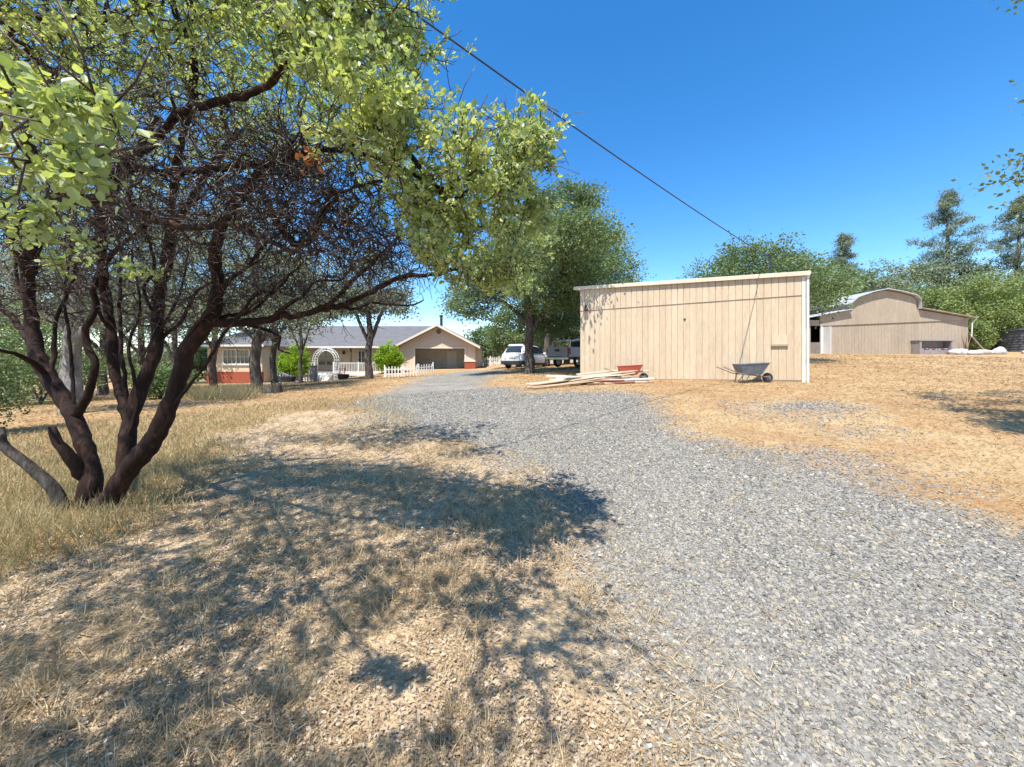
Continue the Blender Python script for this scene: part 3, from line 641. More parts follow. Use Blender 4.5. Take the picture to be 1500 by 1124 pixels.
def tree(name, label, x, y, trunk, blobs, leaf, bark, nl=55, ls=.13, cs=.30, seed=1, cat="tree", group=None, z=None, rt=.008, trunk_r=None, up=.1, flat=.6, lw=1.0, extra=None, step=.3):
    """trunk: list of stems, each [(dx,dy,h,r)...] from the foot; blobs: (dx,dy,h, rx,ry,rz, tips)"""
    rg = np.random.default_rng(seed); z = gz1(x, y) if z is None else z
    root = empty(name, (x, y, z)); tag(root, label, cat, group)
    g = Grow(30000)
    for s in trunk: g.stem([(a, b, h, r) for a, b, h, r in s], max(.15, step * .6), 0, .012, rg)
    T = []
    for bx, by, bz, rx, ry, rz, n in blobs:
        d = unit(rg.standard_normal((n, 3))); r = (.30 + .70 * rg.random(n)) ** .55 * np.where(rg.random(n) < .16, 1.24, 1.0)
        T.append(np.array([bx, by, bz]) + d * r[:, None] * np.array([rx, ry, rz]))
    T = np.vstack(T); base = g.P[:g.n].copy()
    o = np.argsort([np.min(((base - t) ** 2).sum(1)) for t in T]); en = [g.tip(T[i], step, .10, rg, 1, up, .5) for i in o]
    g.radii(rt, .45)
    mb = MB(); g.mesh(mb, (0, 1)); mb.build("trunk", bark, root, True)
    E_ = np.array(en); k = nl; n = len(E_) * k; ii = np.repeat(np.arange(len(E_)), k)
    sc = cs * rg.uniform(.6, 1.35, len(E_))
    off = rg.normal(0, 1, (n, 3)) * np.array([1, 1, flat]) * sc[ii][:, None]
    P = g.P[E_][ii] + off - g.D[E_][ii] * (.5 * cs * rg.random(n))[:, None]
    d = unit(off + .6 * rg.standard_normal((n, 3)) * cs); nr = unit(rg.standard_normal((n, 3)) + np.array([0, 0, .7]))
    S = ls * rg.uniform(.6, 1.3, n)
    lv = MB(); lv.repl(OLEAF_V, OLEAF_F, P, frames(d, nr), np.stack([S, S * lw, S], -1), np.clip(rg.normal(.5, .16, len(E_)), 0, 1)[ii] * .5 + .5 * rg.random(n))
    lv.build("crown", leaf, root)
    return root
def xat(px, Y): return (px - 750) / F * Y
def hat(py, Y, z): return EYE + (HY - py) / F * Y - z
# the oak by the parked cars
Y = 21.0; X = xat(775, Y); z = gz1(X, Y)
tree("oak_tree", "large spreading oak with a dark trunk standing in front of the white car", X, Y,
     [[(0, 0, -.2, .36), (.05, 0, .5, .27), (-.02, .05, 1.6, .24), (.08, 0, 2.8, .22), (-.15, .1, 4.5, .19), (-.4, .2, 6.2, .14), (-.2, .2, 8.3, .08)],
      [(.05, 0, 2.0, .16), (.5, -.1, 2.9, .13), (1.1, -.2, 3.5, .12), (2.0, .1, 4.6, .10), (3.2, .2, 5.9, .07)], [(-.02, 0, 2.6, .13), (-.8, .3, 3.5, .10), (-2.0, .3, 4.3, .07)], [(0, 0, 3.0, .12), (.6, -1.2, 4.4, .09), (1.6, -2.4, 5.0, .06)], [(1.3, -2.0, 4.8, .07), (1.6, -4.2, 5.4, .055), (1.5, -6.2, 5.6, .03)]],
     [(2.2, -.3, 6.2, 2.9, 2.8, 2.1, 150), (3.9, -.3, 5.2, 2.0, 2.2, 1.5, 70), (-.3, .2, 6.6, 2.2, 2.4, 2.0, 90), (-2.3, .2, 5.3, 1.9, 2.0, 1.6, 75), (-3.2, 0, 3.9, 1.2, 1.6, .9, 34), (1.0, -1.5, 4.2, 2.4, 1.8, 1.0, 60), (1.2, .5, 8.0, 1.9, 1.6, 1.0, 50), (3.0, -2.8, 4.6, 1.3, 1.3, 1.2, 34), (1.6, 1.8, 3.6, 2.4, 1.2, 1.4, 60), (1.7, -6.0, 5.6, 1.3, 1.2, .8, 40), (1.8, -3.9, 5.8, 1.4, 1.2, .8, 40)],
     OAKL, BARK_OAK, 150, .115, .36, 3)
# taller feathery tree behind it
Y = 30.0; X = xat(800, Y)
tree("oak_tree", "taller loose crowned tree rising above the spreading oak near the cars", X, Y,
     [[(0, 0, -.2, .3), (.1, 0, 3, .22), (-.2, 0, 7, .16), (.3, 0, 11, .09)], [(-.2, 0, 7, .1), (1.2, 0, 9.5, .08), (2.6, 0, 12.5, .05)]],
     [(1.2, 0, 13.0, 2.2, 1.6, 1.2, 46), (3.2, 0, 13.3, 1.1, 1.0, .8, 18), (-.5, 0, 11, 2.4, 2, 1.6, 50), (0, 0, 8, 2.6, 2, 2, 50)], OAKL, BARK_OAK, 80, .19, .42, 4, rt=.012)
for (px, Y, base, top, wd, lab, leaf, bark, tr, sd) in [
    (105, 12.0, 590, 200, 270, "pale lichen covered tree standing behind the red barked shrub", OAKG, BARK_PALE, .26, 41),
    (312, 23.5, 563, 285, 190, "slender oak against the brick skirted end of the house", OAKG, BARK_OAK, .22, 42),
    (375, 18.0, 577, 300, 210, "thick grey oak trunk rising from the brown brush mound", OAKG, BARK_OAK, .25, 43),
    (401, 21.0, 566, 360, 130, "thin dark oak leaning behind the thick grey trunk", OAKG, BARK_OAK, .17, 44),
    (540, 26.0, 556, 368, 130, "dark trunked oak standing in front of the porch railing", OAKG, BARK_OAK, .26, 45),
    (205, 27.0, 572, 270, 250, "bushy oak half hidden behind the stems of the shrub", OAKG, BARK_OAK, .25, 46),
    (255, 37.0, 560, 330, 210, "broad grey oak beyond the brick skirted end of the house", OAKG, BARK_OAK, .3, 48),
    (440, 31.0, 560, 395, 130, "grey leaved oak before the porch near the bright shrub", OAKG, BARK_OAK, .16, 49),
    (150, 22.0, 580, 240, 270, "grey green oak filling the gap between the shrub stems", OAKG, BARK_OAK, .24, 50),
    (-60, 18.0, 590, 260, 300, "dark oak at the very edge of the tall grass", OAKL, BARK_OAK, .26, 64),
    (20, 24.0, 575, 230, 290, "dense green oak at the far end of the dry grass", OAKL, BARK_OAK, .25, 47)]:
    X = xat(px, Y); z = gz1(X, Y); H = hat(top, Y, z); w = wd / F * Y / 2; b0 = hat(base - 95 if px != 105 else 470, Y, z)
    b0 = max(b0, 2.4)
    tree("oak_tree", lab, X, Y, [[(0, 0, -.2, tr * 1.3), (.03, 0, .4, tr), (-.05, 0, 1.6, tr * .88), (.1, 0, 3.0, tr * .75), (-.1, .1, H * .6, tr * .5), (.1, 0, H * .85, tr * .25)], [(0, 0, 2.2, tr * .5), (w * .35, .2, b0 + .6, tr * .4), (w * .7, .2, b0 + 1.4, tr * .2)], [(0, 0, 2.5, tr * .45), (-w * .4, -.2, b0 + .8, tr * .35), (-w * .75, 0, b0 + 1.8, tr * .2)]],
         [(0, 0, (b0 + H) / 2 + .2, w * .95, w * .8, (H - b0) / 2, 80), (w * .45, 0, b0 + .6, w * .6, w * .5, .9, 34), (-w * .5, .2, b0 + .9, w * .6, w * .5, 1.0, 34)], leaf, bark, 95, .0045 * Y + .035, .36, sd)
# line behind the sheds
for (px, Y, base, top, wd, lab, leaf, sd, n) in [
    (1120, 21.0, 470, 353, 200, "broad green oak behind the beige shed roof", OAKL, 51, 190), (1195, 41.0, 500, 388, 120, "round green oak in the gap between the two sheds", OAKL, 52, 120),
    (1060, 34.0, 470, 372, 120, "smaller oak peeping over the middle of the shed roof", OAKL, 53, 90),
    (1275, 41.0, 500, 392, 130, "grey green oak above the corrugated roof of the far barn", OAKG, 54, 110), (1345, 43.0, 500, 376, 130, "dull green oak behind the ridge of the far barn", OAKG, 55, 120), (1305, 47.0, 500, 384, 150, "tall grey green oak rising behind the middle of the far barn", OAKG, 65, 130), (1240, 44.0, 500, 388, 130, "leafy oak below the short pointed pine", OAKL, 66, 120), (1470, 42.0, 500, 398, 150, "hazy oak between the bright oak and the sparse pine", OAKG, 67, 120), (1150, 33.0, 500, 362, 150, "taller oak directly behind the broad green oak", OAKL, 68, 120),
    (1405, 44.0, 470, 352, 90, "hazy grey pine-like oak beside the tall pine trunk", PINEL, 56, 90),
    (1425, 34.5, 494, 404, 205, "wide bright green oak overhanging the end of the far barn", OAKY, 57, 230), (1530, 36.0, 520, 392, 170, "dark green oak behind the wide bright oak", OAKL, 58, 130),
    (712, 52.0, 535, 478, 70, "low oak beyond the garage", OAKL, 59, 70), (760, 36.0, 540, 440, 110, "shaded oak directly behind the white car", OAKL, 60, 110), (830, 33.0, 540, 430, 110, "shaded oak behind the grey pickups", OAKL, 61, 110), (905, 30.0, 520, 425, 110, "oak hidden mostly behind the beige shed's low end", OAKL, 62, 80)]:
    X = xat(px, Y); z = gz1(X, Y); H = hat(top, Y, z); w = wd / F * Y / 2; b0 = max(.9, hat(base, Y, z))
    if H < b0 + 1: b0 = H * .35
    m = (b0 + H) / 2; h2 = (H - b0) / 2
    tree("oak_tree", lab, X, Y, [[(0, 0, -.2, .3), (.05, 0, 1, .24), (-.1, 0, b0 + .5, .18), (.1, 0, m, .12), (0, 0, H * .85, .06)], [(0, 0, 1.3, .14), (w * .4, 0, m - .2, .1), (w * .75, 0, m, .05)], [(0, 0, 1.5, .14), (-w * .4, -.3, m - .2, .1), (-w * .75, 0, m + .1, .05)]],
         [(0, 0, m + h2 * .15, w * .62, w * .6, h2 * .9, n // 2), (w * .5, -.2, m - h2 * .2, w * .5, w * .5, h2 * .72, n // 4), (-w * .5, 0, m - h2 * .1, w * .5, w * .5, h2 * .78, n // 4), (w * .1, -w * .4, m - h2 * .35, w * .7, w * .4, h2 * .6, n // 5)],
         leaf, BARK_OAK, 105, .0040 * Y + .045, .030 * min(w, 6) + .24 , sd)
def pine(label, px, Y, top, base, wd, seed, bare=.35, lean=0.0):
    rg = np.random.default_rng(seed); X = xat(px, Y); z = gz1(X, Y); H = hat(top, Y, z); W = wd / F * Y / 2
    root = empty("pine_tree", (X, Y, z)); tag(root, label, "tree", "grey pines beyond the barn")
    g = Grow(20000); g.stem([(0, 0, -.2, .32), (0, 0, H * .3, .27), (lean * .4, 0, H * .6, .2), (lean, 0, H * .97, .04)], .5, 0, .02, rg)
    en = []
    for h in np.linspace(H * bare, H * .985, 52):
        f = (h / H - bare) / (1 - bare); L = W * (1 - f) ** .62 * rg.uniform(.35, 1.25) * (.55 + .9 * min(f * 3, .5)); az = rg.uniform(0, 2 * math.pi)
        for q in (.45, .75, 1.0):
            if rg.random() < .85: en.append(g.tip(np.array([lean * h / H + math.cos(az) * L * q + rg.normal(0, .12), math.sin(az) * L * q + rg.normal(0, .12), h + .25 * L * q + rg.normal(0, .12)]), .35, .06, rg, 1, .1, .3))
    g.radii(.012, .4); mb = MB(); g.mesh(mb, (0, 1)); mb.build("trunk", BARK_OAK, root, True)
    E_ = np.array(en); k = 64; n = len(E_) * k; ii = np.repeat(np.arange(len(E_)), k)
    P = g.P[E_][ii] + rg.normal(0, .21, (n, 3)) * np.array([1.3, 1.3, .8]); d = unit(rg.standard_normal((n, 3)) + np.array([0, 0, .5])); S = rg.uniform(.25, .5, n)
    lv = MB(); lv.repl(OLEAF_V, OLEAF_F, P, frames(d, unit(rg.standard_normal((n, 3)))), np.stack([S, S * .28, S], -1), rg.random(n)); lv.build("crown", PINEL, root)
pine("tall open grey pine standing alone above the far barn", 1388, 45.0, 281, 420, 88, 71, .38)
pine("short pointed grey pine showing above the barn's corrugated roof", 1237, 50.0, 344, 400, 50, 72, .45)
pine("grey pine with sparse crown behind the overhanging oak twigs", 1487, 45.0, 287, 400, 80, 73, .5, .8)
# the oak whose trunk stands outside the picture: its twigs hang in and it shades the golden grass
tree("oak_tree", "oak with sparse brown green twigs hanging against the blue sky", 10.6, 5.2,
     [[(0, 0, -.2, .3), (0, 0, 1.5, .24), (-.3, 0, 3.2, .2), (-.5, 0, 5.5, .12), (-.3, .2, 7, .06)], [(-.3, 0, 2.8, .1), (-1.6, .2, 3.3, .06), (-2.9, .5, 3.6, .03)], [(-.3, 0, 3.4, .1), (-1.6, -.6, 4.2, .07), (-2.8, -1.3, 4.6, .05), (-3.7, -1.6, 4.8, .025)], [(-.4, 0, 4.6, .1), (-1.8, .2, 6.0, .05), (-2.8, .3, 6.7, .025)]],
     [(-2.1, .3, 7.3, .9, .9, .32, 16), (-2.7, .5, 6.6, .35, .4, .25, 5), (-2.75, .45, 5.02, .24, .3, .14, 5), (-2.95, .5, 3.85, .4, .4, .16, 8), (-2.4, .5, 3.35, .25, .4, .22, 6), (-2.0, .5, 4.3, .3, .5, .25, 5), (.2, 0, 6.4, 2.0, 2.0, 1.4, 90), (.5, -1.5, 4.6, 2.0, 1.6, 1.2, 50), (-.6, .2, 4.2, 1.0, 1.2, .7, 30), (-3.7, -1.6, 4.9, .75, .6, .5, 70), (-3.0, -1.3, 4.7, .9, .9, .7, 80), (-2.2, -.9, 4.6, .8, .9, .7, 40)],
     leafmat("brown_oak_leaf", [(0, (.08, .11, .05)), (.5, (.17, .22, .10)), (.85, (.27, .30, .14)), (1, (.36, .27, .12))], .3), BARK_OAK, 46, .075, .13, 74, rt=.004, step=.2)
def shrub(label, px, Y, py0, top, wd, leaf, seed, n=60, nl=70, ls=.1, name="shrub", group=None, z=None):
    X = xat(px, Y); z = gz1(X, Y) if z is None else z; H = max(hat(top, Y, z), .4); w = wd / F * Y / 2
    tree(name, label, X, Y, [[(0, 0, -.1, .05), (0, 0, H * .3, .04), (.05, 0, H * .6, .02)], [(0, 0, 0, .04), (w * .3, 0, H * .4, .02)], [(0, 0, 0, .04), (-w * .3, .1, H * .4, .02)]],
         [(0, 0, H * .55, w * .8, w * .7, H * .42, n), (w * .35, -.1, H * .4, w * .55, w * .5, H * .33, n // 3), (-w * .35, 0, H * .38, w * .55, w * .5, H * .33, n // 3)], leaf, BARK_OAK, nl, ls, .16 + .02 * w, seed, "shrub", group, z, rt=.004, step=.2)
shrub("bright green shrub in front of the porch beside the garden arch", 431, 36.0, 545, 503, 48, BRITE, 81, 60, 90, .16)
shrub("bright green shrub against the garage corner", 570, 37.0, 545, 504, 44, BRITE, 82, 60, 90, .16)
shrub("loose green shrub at the edge of the tall dry grass", -30, 8.5, 640, 455, 130, OAKL, 83, 60, 60, .07)
shrub("dark green shrub behind the house end window wall", 290, 40.0, 560, 500, 60, OAKL, 84, 50, 80, .18)
shrub("low green shrub between the lichen covered tree and the house", 235, 17.0, 590, 530, 90, OAKL, 85, 60, 70, .1)
shrub("wide green shrub in the shade behind the lichen covered tree", 60, 17.0, 590, 470, 190, OAKL, 86, 90, 80, .1)

def treeline():
    """far belt of trees that reads as one mass"""
    rg = np.random.default_rng(9); mb = MB()
    for a in np.linspace(-78, 78, 120):
        r = rg.uniform(72, 86); x, y = r * math.sin(math.radians(a)), r * math.cos(math.radians(a)); z = gz1(x, y); h = rg.uniform(3.6, 6.0); w = rg.uniform(2.2, 3.6)
        nb = 16; d = unit(rg.standard_normal((nb, 3))); c = np.array([x, y, z + h * .52]) + d * np.array([w, w, h * .46]) * (rg.random((nb, 1)) ** .4)
        n = nb * 60; ii = np.repeat(np.arange(nb), 60); P = c[ii] + rg.normal(0, .55, (n, 3)) * np.array([1.2, 1.2, .8]); S = rg.uniform(.25, .6, n)
        mb.repl(OLEAF_V, OLEAF_F, P, frames(unit(rg.standard_normal((n, 3))), unit(rg.standard_normal((n, 3)) + np.array([0, 0, .7]))), S, np.clip(rg.normal(.5, .2, nb), 0, 1)[ii] * .5 + .5 * rg.random(n))
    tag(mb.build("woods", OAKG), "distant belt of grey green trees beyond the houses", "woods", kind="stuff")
treeline()

shrub("bright green shrub low under the wide bright oak at the barn end", 1430, 30.0, 520, 462, 46, OAKY, 87, 50, 80, .13)
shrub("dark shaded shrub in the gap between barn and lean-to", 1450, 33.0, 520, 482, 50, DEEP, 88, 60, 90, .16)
# ---------------------------------------------------------------- buildings
def bw(mb, name, mat, root, smooth=False, bevel=0.0):
    """part built in world coordinates under an unrotated root"""
    o = mb.build(name, mat, root, smooth, bevel); b = root
    off = Vector((0, 0, 0))
    while b is not None: off += b.location if b.type == 'EMPTY' else Vector((0, 0, 0)); b = b.parent
    if root.type == 'EMPTY': o.matrix_parent_inverse = Matrix.Translation(-Vector(root.location))
    return o
SIDING = paint("tan_siding", (.595, .475, .33), (.51, .395, .265), .8, .9, .25, 30, grain=(3, 3, .5), spec=.2)
SIDING_D = paint("tan_groove", (.40, .31, .215), None, .9, 2)
CREAM = paint("cream_trim", (.74, .66, .54), (.66, .57, .45), .6, 2)
WHITE = paint("white_paint", (.78, .77, .74), (.68, .67, .63), .5, 2)
DARKM = paint("dark_metal", (.035, .035, .038), None, .5, 3)
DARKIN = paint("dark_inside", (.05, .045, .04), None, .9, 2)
ROOFG = paint("grey_shingle", (.125, .124, .128), (.165, .163, .168), .9, 1.5, .8, 14, grain=(1, 1, 4), spec=.2)
STUCCO = paint("peach_stucco", (.68, .55, .43), (.63, .50, .385), .9, .8, .5, 60, spec=.1)
STUCCO_Y = paint("cream_stucco", (.66, .54, .38), (.60, .48, .33), .9, .8, .4, 60, spec=.1)
BRICK = paint("red_brick", (.38, .105, .06), (.26, .075, .045), .9, 9, .8, 26, spec=.1)
GLASS = glassmat("window_glass", (.05, .06, .07), .06)
STEEL = paint("galvanised", (.46, .48, .50), (.36, .38, .40), .42, 2, .1, 20, .55)
CORR = paint("corrugated_roof", (.62, .64, .66), (.50, .52, .54), .45, 1.2, .1, 20, .35)
GREYW = paint("weathered_wood", (.30, .25, .20), (.20, .17, .14), .9, 3, .6, 40, grain=(1, 6, 6), spec=.1)
CONC = paint("concrete", (.42, .40, .37), (.34, .32, .30), .9, 3)

def shed():
    Lx, Ly, Rx, Ry = 2.71, 15.25, 9.09, 11.9
    W = math.hypot(Rx - Lx, Ry - Ly); rz = math.atan2(Ry - Ly, Rx - Lx); z0 = gz1(Lx, Ly)
    root = empty("storage_shed", (Lx, Ly, z0), rz)
    tag(root, "beige grooved plywood shed with a flat cream edged roof standing on golden grass", "shed")
    zr = gz1(Rx, Ry) - z0
    top = lambda u: 3.62 + (3.45 - 3.62) * u / W
    seam = lambda u: 2.76 + (2.83 - 2.76) * u / W + .035 * math.sin(u * 1.1 + .5) * 0 
    bot = lambda u: .06 + (zr + .07 - .06) * u / W
    wall = MB(); D = 4.6
    n = 36; bwid = (W - .10) / n
    for i in range(n):
        u0 = i * bwid; gap = .020 if i % 6 == 0 else .011; a, b = u0 + gap / 2, u0 + bwid - gap / 2; s = .5 + rnd.uniform(-.12, .10)
        t = .004 * math.sin(i * .9)
        wall.prism([(a, bot(a)), (b, bot(b)), (b, seam(b) + .02), (a, seam(a) + .02)], 'y', -.016 + t * .4, 0, a=s)
        wall.prism([(a, seam(a) - .012), (b, seam(b) - .012), (b, top(b)), (a, top(a))], 'y', -.040, -.0175, a=s + .03)
    bw_ = lambda mb, nm, mt, bv=0: mb.build(nm, mt, root, bevel=bv)
    bw_(wall, "wall", SIDING)
    bk = MB(); bk.prism([(0, bot(0)), (W - .1, bot(W - .1)), (W - .1, top(W - .1)), (0, top(0))], 'y', .002, .08)
    bk.bx(.0, .08, .09, D, .0, 3.1); bk.bx(W - .18, W - .1, .09, D, zr, 3.1); bk.bx(0, W - .1, D - .08, D, .1, 3.0)
    bw_(bk, "wall_backing", SIDING_D)
    sk = MB(); sk.prism([(0, -.35), (W - .1, -.35), (W - .1, bot(W) - .005), (0, bot(0) - .005)], 'y', -.05, .0); bw_(sk, "base_board", GREYW)
    rf = MB(); rf.prism([(-.22, top(0) + .003), (W + .12, top(W) + .003), (W + .12, top(W) + .07), (-.22, top(0) + .07)], 'y', -.10, D + .2)
    bw_(rf, "roof", CORR)
    fa = MB(); fa.prism([(-.24, top(0) - .05), (W + .10, top(W) - .05), (W + .10, top(W) + .085), (-.24, top(0) + .085)], 'y', -.135, -.102); bw_(fa, "fascia", paint("tan_trim", (.66, .565, .43), (.58, .48, .35), .6, 2), .006)
    tr = MB(); tr.bx(W - .098, W - .005, -.045, .06, zr - .1, top(W) - .072); bw_(tr, "corner_trim", CREAM, .004)
    dp = MB(); dp.tube([(W + .05, -.03, zr - .05), (W + .05, -.03, top(W) - .15), (W + .06, -.10, top(W) - .02)], .038, 10); bw_(dp, "downspout", WHITE)
    # patched hatch with a ledge
    def U(px):
        k = (px - 750) / F; c, s = math.cos(rz), math.sin(rz)
        return (k * Ly - Lx) / (c - k * s)
    def Z(py, u): return EYE + (HY - py) / F * (Ly + u * math.sin(rz)) - z0
    u0, u1 = U(1130), U(1153)
    h = MB(); h.bx(u0, u1, -.030, -.018, Z(506, u0), Z(491, u0)); ho = bw_(h, "hatch", SIDING, .003)
    e = MB(); e.bx(u0 - .02, u1 + .02, -.075, -.032, Z(507.5, u0) , Z(505, u0)); e.build("ledge", SIDING_D, ho)
    lp = MB(); ul, zl = U(859), Z(451, U(859)); lp.tube([(ul, -.02, zl + .1), (ul, -.02, zl + .02), (ul + .02, -.12, zl - .02), (ul + .03, -.16, zl - .12)], [.05, .045, .05, .075], 10); bw_(lp, "wall_lamp", DARKM)
    kn = MB(); uk = U(1003); kn.box((uk, -.028, Z(468, uk)), (.07, .03, .05)); bw_(kn, "outlet_box", DARKM)
    mu = U(1129)
    mast = MB(); mast.tube([(mu, .12, top(mu) + .0), (mu, .12, top(mu) + .68)], .024, 8); mast.tube([(mu, .12, top(mu) + .66), (mu - .06, .10, top(mu) + .76), (mu - .14, .06, top(mu) + .71)], .035, 8)
    bw_(mast, "service_mast", DARKM)
    m = root.matrix_basis if False else Matrix.Translation(root.location) @ Matrix.Rotation(rz, 4, 'Z')
    end = m @ Vector((mu - .12, .06, top(mu) + .71))
    return np.array(end)
MAST = shed()
def wire():
    a = MAST; b = P3(628, 35, 4.25); d = b - a; far = a + d * 2.6
    t = np.linspace(0, 1, 60)[:, None]; p = a + (far - a) * t
    sag = 4 * t[:, 0] * (1 - t[:, 0]) * .55; p[:, 2] -= sag
    k = 1 / 2.6; p[:, 2] += t[:, 0] * (4 * k * (1 - k) * .55) / k
    w = MB(); w.tube(p, np.linspace(.012, .009, len(p)), 6); o = w.build("power_line", DARKM)
    tag(o, "thin black overhead wire running up from the beige shed roof across the sky", "wire")
wire()

def barn():
    cx, Y = 27.0, 28.0; z0 = 1.88
    root = empty("barn", (cx, Y, z0)); tag(root, "far tan barn with a raised rounded metal roof between two low wings", "barn")
    B = lambda mb, nm, mt, bv=0: mb.build(nm, mt, root, bevel=bv)
    D = 9.0
    prof = [(-5.9, -.4), (6.25, -.4), (6.25, 2.62), (2.42, 3.28), (2.42, 3.95), (2.1, 4.22), (1.2, 4.46), (.1, 4.66), (-1.0, 4.42), (-2.0, 4.05), (-2.42, 3.68), (-2.42, 3.2), (-4.5, 2.83), (-5.9, 2.6)]
    tan = paint("barn_siding", (.42, .34, .25), (.34, .275, .20), .85, .7, .3, 20, grain=(2, 2, .4), spec=.15)
    w = MB()
    # front: upper part proud of the lower, doorway left open at the near end
    lo = lambda u: 2.05 + (u + 5) * .042
    for i in range(44):
        u0 = -4.45 + i * (10.68 / 44); u1 = u0 + 10.68 / 44
        if 3.32 < (u0 + u1) / 2 < 3.32: continue
        w.prism([(u0 + .006, -.3), (u1 - .006, -.3), (u1 - .006, lo(u1)), (u0 + .006, lo(u0))], 'y', .0, .03, a=.5 + rnd.uniform(-.07, .07) + (.06 if i % 5 == 0 else 0))
    w.bx(-5.9, -5.25, 0, .05, -.3, 2.5)
    w.bx(-5.25, -4.45, 0, .05, 2.08, 2.5)
    B(w, "wall", tan)
    g = MB(); g.prism([(-4.6, lo(-4.6)), (6.25, lo(6.25)), (6.25, 2.62), (2.42, 3.28), (2.42, 3.95), (2.1, 4.22), (1.2, 4.46), (.1, 4.66), (-1.0, 4.42), (-2.0, 4.05), (-2.42, 3.68), (-2.42, 3.2), (-4.5, 2.83), (-4.6, 2.8)], 'y', -.06, .035); B(g, "gable", tan)
    bk = MB(); bk.bx(-4.45, 6.2, .04, .08, -.3, 2.3); bk.bx(6.15, 6.25, .09, D, -.3, 2.6); bk.bx(-5.9, -5.8, .06, D, -.3, 2.5); bk.bx(-5.8, 6.15, D - .1, D, -.3, 2.55); bk.bx(-2.42, -2.36, .1, D, 3.0, 3.66); bk.bx(2.36, 2.42, .1, D, 3.1, 3.93)
    B(bk, "wall_backing", tan)
    def strip(poly, th=.05, y0=-.35, y1=D + .2):
        m = MB(); k = len(poly)
        m.prism(poly + [(u, zz + th) for u, zz in poly[::-1]], 'y', y0, y1); return m
    B(strip([(-2.62, 3.62), (-2.05, 4.11), (-1.0, 4.48), (.1, 4.72), (1.2, 4.52), (2.12, 4.28), (2.5, 3.96), (2.52, 3.3)][:8]), "roof", CORR)
    B(strip([(-6.25, 2.50), (-4.5, 2.86), (-2.44, 3.24)]), "lean_to_roof", CORR)
    B(strip([(2.54, 3.33), (6.55, 2.62)]), "lean_to_roof", paint("rusty_roof", (.30, .22, .17), (.42, .40, .38), .7, 2))
    rb = MB()
    for i in range(16): rb.bar((-6.2, .2 + i * .55, 2.58), (-2.6, .2 + i * .55, 3.28), .04, .03)
    o = B(rb, "roof_rib", CORR); 
    fr = MB(); fr.bx(-4.52, -4.40, -.04, .06, -.3, 2.06); B(fr, "door_post", WHITE)
    dr = MB()
    dr.bx(-4.40, -4.36, -.75, -.05, -.2, 1.98); do = B(dr, "door", WHITE)
    hf = MB(); hf.bx(-5.25, -4.53, .02, .06, -.3, .88); B(hf, "half_door", paint("drab_board", (.22, .19, .16)))  # half door in a drab, dark grey brown
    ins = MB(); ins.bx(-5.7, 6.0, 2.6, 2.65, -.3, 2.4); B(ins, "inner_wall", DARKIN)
    gt = MB(); gt.tube([(6.34, -.12, 1.3), (6.36, -.15, 2.3), (6.5, -.3, 2.6)], .035, 8); B(gt, "downspout", WHITE)
    # low open bay in the front with a timber frame
    by = -.02
    bay = MB(); x0, x1 = 2.05, 4.4
    bay.bx(x0, x0 + .14, -.62, -.03, -.25, .95); bay.bx(x1 - .1, x1, -.62, -.03, -.25, .95); bay.bx(x0 - .05, x1 + .1, -.66, -.03, .952, 1.02); bay.bx(x0 + .141, x1 - .101, -.6, -.55, -.2, .30); bay.bx(x0 + .141, x1 - .101, -.1, -.035, -.2, .95)
    bo = bay.build("feed_bin", paint("grey_timber", (.30, .26, .25), (.22, .19, .18), .9, 4)); bo.location = (cx, Y, z0)
    tag(bo, "low open fronted grey timber bin against the barn wall", "bin")
    rg = np.random.default_rng(5)
    for i in range(9):
        m = MB(); u = x0 + .3 + i * .22 + rg.uniform(-.05, .05); m.box((0, 0, 0), (rg.uniform(.18, .34), .2, rg.uniform(.08, .16)), rz=rg.uniform(-.6, .6))
        o = m.build("scrap_block", paint("scrap_paint", [(.45, .36, .40), (.30, .06, .05), (.40, .36, .34)][i % 3]), bevel=.02); o.location = (cx + u, Y - .33 , z0 + .34 + rg.uniform(0, .05))
        tag(o, ["dusty pink scrap piece lying in the timber bin", "red scrap piece lying in the timber bin", "grey scrap piece lying in the timber bin"][i % 3], "scrap", "scrap in the bin")
    bag = paint("white_sack", (.70, .68, .66), (.52, .48, .46), .8, 3, .4, 12)
    bagt = paint("tan_sack", (.50, .42, .36), (.40, .33, .28), .8, 3, .4, 12)
    labs = ["white filled sack at the end nearest the timber bin", "greyish white sack slumped beside the first white sack", "crumpled white sack in the middle of the sack row", "tan sack in the sack row by the barn", "long white sack lying low beside the tan sack", "plump white sack below the barn corner", "lone small white sack on the grass under the bright oak"]
    for i, (u, w_, h, t) in enumerate([(4.15, .62, .42, 0), (4.75, .6, .42, 0), (5.3, .7, .34, 0), (5.95, .6, .36, 1), (6.4, .8, .34, 0), (7.1, .55, .5, 0), (9.15, .5, .28, 0)]):
        bm = bmesh.new(); bmesh.ops.create_icosphere(bm, subdivisions=3, radius=1)
        for v in bm.verts:
            q = v.co.copy(); nn = .16 * math.sin(q.x * 4 + i) * math.cos(q.y * 3 + i * 2) + .08 * math.sin(q.z * 9 + q.x * 7 + i)
            q *= 1 + nn; v.co = (q.x * w_ * .62, q.y * .34, max(q.z, -.6) * h * .62)
        me = bpy.data.meshes.new("sack"); bm.to_mesh(me); bm.free(); me.materials.append(bagt if t else bag)
        for p in me.polygons: p.use_smooth = True
        o = bpy.data.objects.new("sack", me); link(o); X, YY = cx + u, Y - 1.0 + .2 * math.sin(i * 2); o.location = (X, YY, gz1(X, YY) + h * .34); o.rotation_euler = (0, 0, .4 * math.sin(i * 3))
        tag(o, labs[i], "sack", "sacks beside the barn")
    # dry weed standing against the wall
    wd = MB(); X0, Y0 = cx + 5.55, Y - .45
